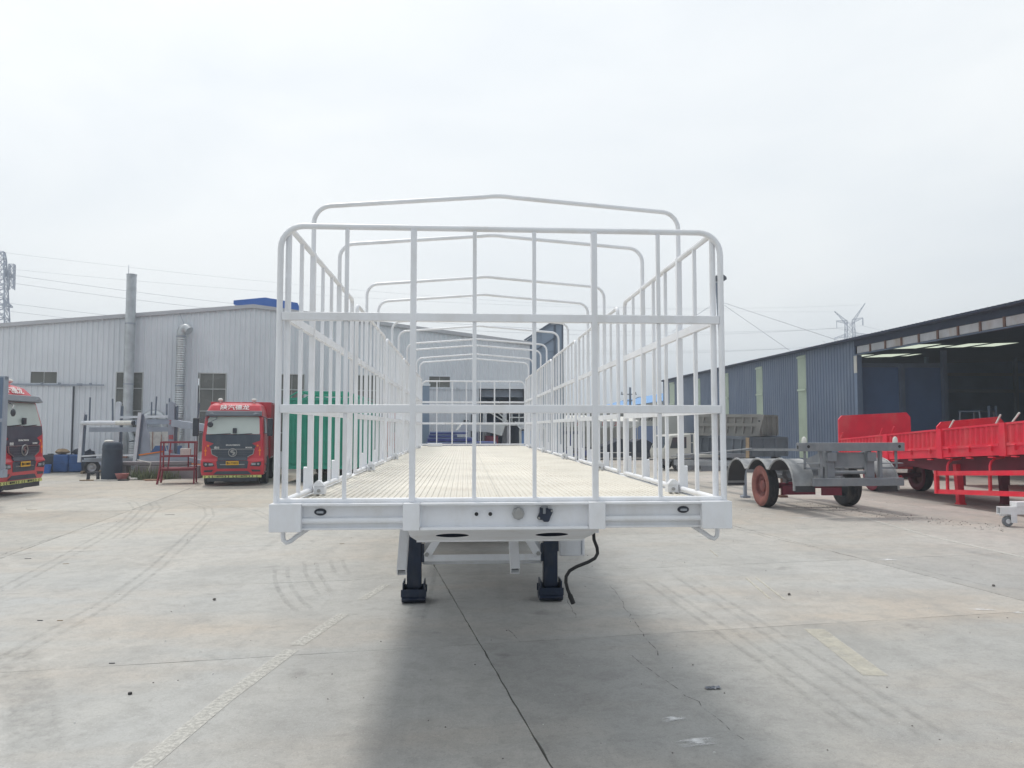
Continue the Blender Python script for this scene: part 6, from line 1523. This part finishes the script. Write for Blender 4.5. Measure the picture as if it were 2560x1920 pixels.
mb = MB(); mb.b2((-0.4, 0.5, 0.42), (0.4, 4.4, 0.60)); part('chassis', mb, CARGREY, SL_)
mb = MB()
for x in (-0.8, 0.0, 0.8): mb.bar((x, 1.5, 0.74), (x, 1.5, 1.75), 0.05, 0.05)
mb.bar((-0.8, 1.5, 1.72), (0.8, 1.5, 1.72), 0.05, 0.05); mb.bar((-0.8, 1.5, 1.3), (0.8, 1.5, 1.3), 0.04, 0.04); part('head_rack', mb, CLOTH, SL_)
mb = MB(); mb.cyl((-0.55, 2.9, 0.9), (0.5, 2.9, 0.9), 0.16, n=16); mb.b2((-0.7, 2.5, 0.74), (0.7, 3.3, 0.80)); part('winch_drum', mb, CARGREY, SL_)
mb = MB(); mb.b2((-0.87, 2.0, 0.3), (-0.82, 3.0, 0.36)); part('side_guard', mb, CARGREY, SL_)
LWM = wheel_meshes(0.33, 0.20, TYRE, RIMW)
for yy in (0.75, 3.2):
    for x in (-0.75, 0.75): add_wheel(LWM, SL_, (x, yy, 0.33), x > 0)
# tow dolly beside it
TD = thing('tow_dolly', 'low grey tow dolly with a curved spring behind the white flatbed lorry', 'dolly', (12.2, 35.6, 0), R(5))
mb = MB(); mb.b2((-0.4, -0.3, 0.30), (1.5, 0.3, 0.46)); part('frame', mb, CARGREY, TD)
mb = MB(); mb.tube([(-0.7, -0.32, 0.30), (-0.35, -0.32, 0.14), (0.0, -0.32, 0.30)], 0.03, 6); mb.tube([(-0.7, -0.32, 0.30), (-0.35, -0.32, 0.42), (0.0, -0.32, 0.30)], 0.03, 6); part('leaf_spring', mb, DARKPL, TD)
mb = MB(); mb.cyl((0.2, -0.3, 0.72), (0.75, -0.3, 0.74), 0.06, n=10); mb.b2((0.3, -0.25, 0.46), (0.4, -0.2, 0.7)); mb.b2((1.15, -0.31, 0.46), (1.4, -0.1, 1.0)); part('coupling', mb, RUST, TD)
for x in (0.2, 1.3): add_wheel(LWM, TD, (x, 0, 0.33)).rotation_euler = (0, 0, R(90))

# ================================================================== FAR RIGHT: blue-roofed row, awning, shutter, tarps
FW = thing('workshop_row', 'far beige workshop row with a faded blue roof and lavender roller shutter', 'building')
mb = MB()
mb.b2((20.8, 76, 0), (30, 132, 4.85)); part('long_wall', mb, BEIGE, FW, smooth=False)
mb = MB(); mb.prism([(20.2, 75.5, 4.75), (28.5, 75.5, 6.95), (36.8, 75.5, 4.75)], (0, 58, 0)); part('roof', mb, PALEBLUEROOF, FW, smooth=False)
mb = MB(); mb.b2((6.0, 62, 0), (18.2, 62.4, 3.75)); part('front_wall', mb, BEIGE, FW, smooth=False)
mb = MB(); mb.b2((14.15, 61.9, 0.0), (16.2, 61.98, 2.15)); shb = part('shutter_box', mb, SHUT, FW, smooth=False)
for k in range(10):
    mb = MB(); mb.b2((14.2, 61.86, 0.02 + k * 0.21), (16.15, 61.90, 0.20 + k * 0.21)); part('shutter_slat', mb, SHUT, shb, smooth=False)
mb = MB(); mb.b2((14.1, 61.86, 2.16), (16.3, 61.98, 2.26)); part('shutter_lintel', mb, WINFR, FW, smooth=False)
for k in range(5):
    mb = MB(); mb.b2((7.0 + k * 1.5, 61.93, 2.75), (7.7 + k * 1.5, 61.99, 3.4)); part('window', mb, GLASS, FW, smooth=False)
lettering('\u6c7d\u4fee', 0.75, TXTK, FW, (15.25, 61.88, 2.88), (R(90), 0, 0), 0.9, 0.01)
AW = thing('awning', 'white scalloped awning with red characters over the far stalls', 'awning', (0, 52, 0))
for (x0_, x1_, z0, z1) in ((6.9, 9.0, 2.08, 2.55), (9.35, 12.2, 2.02, 2.46)):
    mb = MB(); n_ = 7
    for k in range(n_):
        a = x0_ + (x1_ - x0_) * k / n_; b = x0_ + (x1_ - x0_) * (k + 1) / n_; c_ = (a + b) / 2
        mb.prism([(a, 0, z0 + 0.05), (c_, 0, z0 - 0.04), (b, 0, z0 + 0.05), (b, 0, z1), (a, 0, z1)], (0, 0.02, 0))
    mb.add([(x0_, 0, z1), (x1_, 0, z1), (x1_ - .3, 1.6, z1 + 0.35), (x0_ + .3, 1.6, z1 + 0.35)], [(0, 1, 2, 3)])
    part('valance', mb, CLOTH, AW, smooth=False)
    for x in (x0_ + 0.1, x1_ - 0.1):
        mb = MB(); mb.cyl((x, 0.05, 0), (x, 0.05, z1), 0.03, n=8); part('pole', mb, WINFR, AW)
for ch, x in (('\u56fd', 9.75), ('\u4e4b', 10.6), ('\u706b', 11.3), ('\u70df', 8.0)): lettering(ch, 0.30, TXTR, AW, (x, -0.01, 2.25), (R(90), 0, 0), 1.1, 0.004)
STL = thing('box_stall', 'pale closed stall body standing under the far awning', 'stall', (0, 53.9, 0))
mb = MB(); mb.b2((6.9, 0, 0.6), (12.4, 1.2, 2.4)); part('body', mb, BEIGE, STL, smooth=False)
mb = MB(); mb.b2((9.0, -0.03, 0.62), (9.08, 0.0, 2.35)); part('door_seam', mb, WINFR, STL)
mb = MB(); mb.b2((6.9, -0.1, 0.0), (12.4, 0.0, 0.62)); part('plinth', mb, DARKPL, STL)
TA = thing('tarped_trailer', 'low flat trailer under black mesh tarpaulin beyond the cage', 'trailer', (0, 47.5, 0))
mb = MB(); mb.prism([(8.9, 0, 0.35), (12.3, 0, 0.35), (12.2, 0, 0.9), (11.75, 0, 1.18), (11.3, 0, 1.28), (10.8, 0, 1.08), (10.45, 0, 1.15), (9.95, 0, 1.32), (9.6, 0, 1.1), (9.2, 0, 0.95), (8.9, 0, 0.8)], (0, 2.4, 0)); part('tarp', mb, TARP, TA)
mb = MB(); mb.b2((6.5, -0.1, 0.10), (13.4, 0.0, 0.42)); mb.b2((6.4, 0, 0.42), (8.9, 2.4, 0.62)); part('bed', mb, DARKPL, TA)
mb = MB(); mb.b2((6.5, -0.14, 0.40), (10.6, -0.1, 0.46)); part('rail', mb, CLOTH, TA)
for x in (7.2, 8.2, 11.6, 12.6): add_wheel(LWM, TA, (x, 0.2, 0.33)).rotation_euler = (0, 0, R(90))
BF = thing('blue_frame_trailer', 'blue framed trailer carrying pale panels, seen through the right cage bars', 'trailer', (6.2, 44.5, 0), R(6))
for x in (-1.5, -0.75, 0.1, 0.85):
    mb = MB(); mb.b2((x, 0, 0.4), (x + 0.12, 0.1, 1.75)); part('post', mb, DKBLUE, BF)
mb = MB(); mb.b2((-1.5, -0.05, 1.62), (1.0, 0.0, 1.80)); part('top_rail', mb, POLEC, BF)
mb = MB(); mb.b2((-1.35, 0.12, 0.8), (-0.1, 0.2, 1.6)); mb.b2((0.25, 0.12, 0.8), (0.8, 0.2, 1.6)); part('panel', mb, WINFR, BF)
mb = MB(); mb.b2((-1.6, -0.05, 0.35), (1.2, 1.5, 0.62)); part('bed', mb, DKBLUE, BF)
for x in (-1.0, 0.4): add_wheel(LWM, BF, (x, 0, 0.33)).rotation_euler = (0, 0, R(90))
# wooden power pole with two cross-arms
WP = thing('power_pole', 'wooden power pole with two cross-arms above the far blue roof', 'pole', (17.85, 80, 0))
mb = MB(); mb.cyl((0, 0, 0), (0, 0, 6.35), 0.16, 0.11, 10); part('shaft', mb, POLEC, WP)
for z, l_ in ((5.6, 1.0), (4.9, 0.8)):
    mb = MB(); mb.bar((-l_, 0, z), (0.7 * l_, 0, z), 0.1, 0.1); ca_ = part('cross_arm', mb, POLEC, WP)
    for x in (-l_ + .1, -l_ / 2, 0.6 * l_):
        mb = MB(); mb.cyl((x, 0, z), (x, 0, z + 0.25), 0.05, n=8); part('insulator', mb, DARKPL, ca_)
mb = MB(); mb.cyl((0.3, 0, 3.6), (0.3, 0, 4.3), 0.25, n=12); mb.tube([(0.05, 0, 4.9), (0.9, 0, 5.3), (1.5, 0, 5.35), (1.6, 0, 5.0)], 0.04, 6); part('switch_gear', mb, POLEC, WP)
# tall tapered lamp pole behind the shed
LPp = thing('lamp_pole', 'tall tapered slate pole with a flat lamp head behind the shed', 'pole', (26.55, 75, 0))
mb = MB(); mb.cyl((0.25, 0, 0), (-0.72, 0, 16.9), 0.30, 0.15, 14); part('shaft', mb, POLEC, LPp)
mb = MB(); mb.prism([(-1.0, -0.3, 17.0), (-0.05, -0.3, 17.0), (0.28, -0.3, 17.2), (0.22, -0.3, 17.45), (-0.05, -0.3, 17.65), (-0.8, -0.3, 17.6), (-1.0, -0.3, 17.4)], (0, 0.6, 0)); part('lamp_head', mb, DARKPL, LPp, bevel=0.03)
for b in ((29.5, 66, 8.9), (31.5, 60, 9.0), (22.0, 78, 12.2)):
    mb = MB(); mb.tube([(-0.6, 0, 15.0), (b[0] - 26.55, b[1] - 75, b[2])], 0.022, 5); part('guy_wire', mb, CABLE, LPp)

# ================================================================== PYLONS AND LINES
def lattice(mb, base, top, z0, z1, n, r, c=(0, 0)):
    prev = None
    for k in range(n + 1):
        t = k / n; h = base + (top - base) * t; z = z0 + (z1 - z0) * t
        cur = [(c[0] + a * h, c[1] + b * h, z) for a, b in ((-1, -1), (1, -1), (1, 1), (-1, 1))]
        if prev:
            for i in range(4):
                j = (i + 1) % 4
                mb.cyl(prev[i], cur[i], r, n=5, caps=False); mb.cyl(prev[i], cur[j], r * 0.55, n=4, caps=False); mb.cyl(prev[j], cur[i], r * 0.55, n=4, caps=False); mb.cyl(cur[i], cur[j], r * 0.55, n=4, caps=False)
        prev = cur
def arm(mb, p, q, h0, r):
    p, q = Vector(p), Vector(q); n = 6
    lo = [p.lerp(q, k / n) for k in range(n + 1)]; hi = [v + Vector((0, 0, h0 * (1 - k / n) + 0.15)) for k, v in enumerate(lo)]
    for k in range(n):
        mb.cyl(lo[k], lo[k + 1], r, n=4, caps=False); mb.cyl(hi[k], hi[k + 1], r, n=4, caps=False); mb.cyl(lo[k], hi[k + 1], r * .6, n=4, caps=False); mb.cyl(hi[k], lo[k + 1], r * .6, n=4, caps=False)
PY = thing('pylon', 'Y-shaped lattice power pylon rising beyond the slate blue shed', 'pylon', (106.2, 200, 0), R(-8))
mb = MB(); lattice(mb, 2.0, 0.95, 0, 31.0, 16, 0.085); part('tower', mb, PYLON, PY)
mb = MB(); arm(mb, (-0.5, 0, 30.0), (-4.0, 0, 34.1), 1.2, 0.065); arm(mb, (0.5, 0, 30.0), (4.2, 0, 36.2), 1.2, 0.065); part('horn', mb, PYLON, PY)
mb = MB(); arm(mb, (-0.6, 0, 30.6), (-3.6, 0, 31.4), 0.9, 0.06); arm(mb, (0.6, 0, 30.8), (3.5, 0, 32.2), 0.9, 0.06); arm(mb, (-0.9, 0, 27.0), (-4.2, 0, 26.6), 0.9, 0.06); arm(mb, (0.9, 0, 27.2), (4.6, 0, 27.6), 0.9, 0.06); part('cross_arm', mb, PYLON, PY)
mb = MB()
for x, z in ((-3.5, 31.4), (3.4, 32.2), (3.6, 32.2), (-4.1, 26.6), (4.5, 27.6)): mb.cyl((x, 0, z), (x, 0, z - 2.0), 0.07, n=5)
part('insulator', mb, PYLON, PY)
PY2 = thing('pylon', 'tall lattice power pylon at the left edge behind the white hall', 'pylon', (-83.6, 140, 0), R(12))
mb = MB(); lattice(mb, 2.6, 0.62, 0, 32.5, 18, 0.12); part('tower', mb, PYLON, PY2)
mb = MB(); lattice(mb, 0.62, 0.42, 32.5, 33.8, 1, 0.1); lattice(mb, 0.45, 0.4, 27.0, 31.6, 4, 0.08, (1.75, 0)); part('peak', mb, PYLON, PY2)
mb = MB()
for z in (29.4, 24.0): arm(mb, (0.5, 0, z), (2.1, 0, z - 0.3), 1.2, 0.09); arm(mb, (-0.5, 0, z), (-4.2, 0, z), 1.2, 0.09)
part('cross_arm', mb, PYLON, PY2)
rr = random.Random(2)
def wire(p, q, sag, r=0.035, n=36):
    p, q = Vector(p), Vector(q); mb = MB()
    mb.tube([p.lerp(q, k / n) - Vector((0, 0, sag * 4 * (k / n) * (1 - k / n))) for k in range(n + 1)], r, 4); return mb
PL = thing('power_lines', 'thin power lines sagging across the sky between the two pylons', 'power line')
for (a, b, s_) in (((-81.9, 140, 29.6), (102.6, 200, 29.4), 4.6), ((-81.9, 140.3, 28.2), (109.7, 200, 30.2), 5.6), ((-81.8, 140, 24.4), (102.2, 200, 24.6), 4.4), ((-81.8, 140.3, 23.0), (110.6, 200, 25.6), 5.2), ((-83.6, 140, 33.7), (102.4, 200, 34.0), 3.0), ((-82, 141, 30.8), (110, 200, 36.0), 3.4)):
    part('wire', wire(a, b, s_, 0.03 if a[2] < 30 else 0.018), CABLE, PL)
for (a, b, s_) in (((109.7, 200, 30.2), (190, 215, 27), 3), ((102.6, 200, 29.4), (190, 215, 26), 3), ((102.2, 200, 24.6), (60, 130, 15.5), 2.5), ((110.6, 200, 25.6), (190, 215, 23), 3), ((110.5, 200, 25.5), (64, 130, 17.5), 2.5)):
    part('wire', wire(a, b, s_, 0.035), CABLE, PL)

# ================================================================== BEHIND THE CAGE: yard end in front of the hall doorway
CL = thing('steel_column', 'broad blue grey steel column beyond the rear gate, left', 'column', (-1.85, 36.0, 0), R(7))
mb = MB(); mb.b2((-0.26, 0, 0), (0.20, 0.3, 4.0)); part('shaft', mb, ANNEX, CL, smooth=False)
mb = MB(); mb.b2((-0.30, -0.03, 4.0), (0.24, 0.33, 4.1)); part('cap', mb, HOUSEW, CL, smooth=False)
BS = thing('flatbed_stack', 'stack of violet blue flatbed frames beyond the rear gate', 'stack', (0, 33.5, 0), R(3))
q = random.Random(4)
for (x0_, x1_, z0, h) in ((-1.65, 1.45, 0.95, 0.42), (-1.6, 0.4, 1.40, 0.16), (-1.55, -0.3, 1.58, 0.12), (-1.5, 0.15, 1.72, 0.10), (-1.62, 1.3, 0.5, 0.35)):
    mb = MB(); mb.b2((x0_, 0, z0), (x1_, 2.2, z0 + h)); fr_ = part('flatbed', mb, DKBLUE, BS, smooth=False)
    for k in range(int((x1_ - x0_) / 0.42)):
        mb = MB(); x = x0_ + 0.15 + k * 0.42; mb.b2((x, -0.04, z0 + 0.02), (x + 0.12, -0.001, z0 + h * 0.6)); part('bracket', mb, DKBLUE, fr_, smooth=False)
    mb = MB(); mb.b2((x0_, -0.02, z0 + h - 0.03), (x1_, -0.001, z0 + h)); part('edge', mb, SHUT, fr_, smooth=False)
for x in (-1.4, 1.1):
    mb = MB(); mb.b2((x, 0.2, 0), (x + 0.15, 2.0, 0.5)); part('trestle', mb, DARKPL, BS)
HP = thing('hopper', 'grey sheet hopper with a slanted top in front of the hall doorway', 'hopper', (0.9, 35.6, 0), R(7))
mb = MB(); mb.prism([(-1.2, 0, 1.9), (-1.0, 0, 2.15), (-0.75, 0, 2.2), (1.05, 0, 2.1), (0.9, 0, 1.62), (0.3, 0, 1.78)], (0, 1.0, 0)); part('hood', mb, WINFR, HP, smooth=False)
for x in (-0.3, 0.6):
    mb = MB(); mb.b2((x, 0.3, 0), (x + 0.12, 0.5, 1.78)); part('leg', mb, CARGREY, HP)
mb = MB(); mb.b2((0.15, 0.15, 0.9), (0.75, 0.6, 1.62)); part('red_motor', mb, DRED, HP)
SP2 = thing('stair_platform', 'grey steel stair and railed platform in front of the dark doorway', 'platform', (2.0, 36.4, 0), R(7))
for x in (-0.85, 0.15, 1.25):
    for y in (0, 1.1):
        mb = MB(); mb.b2((x - 0.09, y - 0.09, 0), (x + 0.09, y + 0.09, 3.15 if y else 2.2)); part('post', mb, HOUSET, SP2)
mb = MB(); mb.b2((-0.95, -0.2, 2.1), (1.4, 1.3, 2.2)); part('deck', mb, WINFR, SP2)
for z in (2.5, 2.85):
    mb = MB(); mb.cyl((0.2, -0.1, z), (1.4, -0.1, z), 0.03, n=6); part('rail', mb, WINFR, SP2)
for x in (0.3, 0.65, 1.0, 1.35):
    mb = MB(); mb.cyl((x, -0.1, 2.2), (x, -0.1, 2.9), 0.025, n=6); part('baluster', mb, WINFR, SP2)
mb = MB(); mb.bar((-0.8, -0.15, 3.1), (0.1, -0.15, 2.3), 0.05, 0.05); mb.bar((-0.8, -0.15, 2.75), (0.1, -0.15, 2.2), 0.05, 0.05); part('stair_rail', mb, WINFR, SP2)
SR = thing('slatted_roof', 'white slatted lean-to roof right of the stair platform', 'roof', (3.0, 35.4, 0), R(7))
for k in range(8):
    mb = MB(); mb.box((0.25, k * 0.16, 1.95 + k * 0.045), (1.3, 0.13, 0.035)); part('slat', mb, TILE, SR, smooth=False)
for x in (-0.35, 0.85):
    mb = MB(); mb.bar((x, -0.1, 1.90), (x, 1.3, 2.28), 0.05, 0.05); mb.b2((x - 0.05, 0, 0), (x + 0.05, 0.1, 1.92)); part('support', mb, WINFR, SR)
mb = MB(); mb.b2((-0.3, 0.5, 0), (0.8, 0.6, 1.85)); part('dark_panel', mb, INNERV, SR)

# ================================================================== SMALL LITTER on the slabs
mb = MB(); q = random.Random(6); V = []
for j in range(5):
    for i in range(8): V.append((i * 0.021 - 0.07, j * 0.016 - 0.03 + q.uniform(-.006, .006), 0.006 + abs(q.gauss(0, 0.012)) * (1 if 0 < i < 7 else .4)))
mb.add(V, [(j * 8 + i, j * 8 + i + 1, j * 8 + i + 9, j * 8 + i + 8) for j in range(4) for i in range(7)])
o = tag(part('plastic_wrapper', mb, mat('wrapper_dark', (0.16, 0.18, 0.22, 1), 0.25, var=0.4, scale=40), smooth=False), 'crumpled dark plastic wrapper on the ground, right foreground', 'wrapper'); p = gp(1782, 1722); o.location = (p[0], p[1], 0.002); o.scale = (0.8, 0.8, 0.6)
mb = MB(); mb.lathe([(0.001, 0.020), (0.012, 0.020), (0.016, 0.018), (0.0165, 0.0), (0.001, 0.0)], (0, 0, 0), 'z', 18)
o = tag(part('bottle_cap', mb, BLACK), 'black plastic cap lying on the slab, left foreground', 'bottle cap'); p = gp(325, 1736); o.location = (p[0], p[1], 0.001); o.scale = (0.9, 0.9, 0.8)
for (x, y, lab) in ((1973, 1488, 'small dark clod beside the faded yellow lines'), (536, 1501, 'small dark clod left of the tyre arcs'), (2484, 1466, 'small dark clod at the end of the right crack')):
    mb = MB(); mb.ball((0, 0, 0.012), 0.018, 8, (1.2, 1, .7)); mb.v = [tuple(Vector(v_) * q.uniform(.85, 1.15)) for v_ in mb.v]
    o = tag(part('clod', mb, STONE, smooth=False), lab, 'clod'); p = gp(x, y); o.location = (p[0], p[1], 0.001)
for k, (x, y, l_, a) in enumerate(((280, 1659, .06, 0), (150, 1552, .07, 5), (100, 1552, .07, -4), (855, 1360, .10, 12), (70, 1397, .12, 0), (165, 1410, .10, 10), (425, 1287, .25, 8), (80, 1275, .3, 0))):
    p = gp(x, y); mb = MB(); mb.box((0, 0, 0.004), (l_ * 0.8, 0.007, 0.006)); o = part('twig', mb, WOOD if k % 2 else DARKPL, smooth=False); o.location = (p[0], p[1], 0.0); o.rotation_euler = (0, 0, R(a)); tag(o, ('pale sliver in the middle of the left foreground', 'short dark sliver below the left cross joint', 'short pale sliver, leftmost of the foreground slivers', 'dark sliver right of the long joint, under the trailer corner', 'pale sliver at the left edge above the tyre mark', 'dark sliver left of the curving tyre tracks', 'long pale sliver between the red truck and the cage', 'long dark sliver below the red truck at the left edge')[k], 'twig', 'slivers of wood on the left slabs')

# ================================================================== HAZE: thin pale air over the whole yard
HZM = bpy.data.materials.new('pale_air'); HZM.use_nodes = True
_t = HZM.node_tree; _t.nodes.remove(_t.nodes['Principled BSDF'])
_v = _t.nodes.new('ShaderNodeVolumePrincipled'); _v.inputs['Color'].default_value = (0.80, 0.89, 1.0, 1); _v.inputs['Density'].default_value = 0.0021; _v.inputs['Anisotropy'].default_value = 0.25
_t.links.new(_v.outputs['Volume'], _t.nodes['Material Output'].inputs['Volume'])
mb = MB(); mb.b2((-710, -70, -1.1), (710, 910, 42)); hz_ = part('haze', mb, HZM, smooth=False); hz_['kind'] = 'stuff'
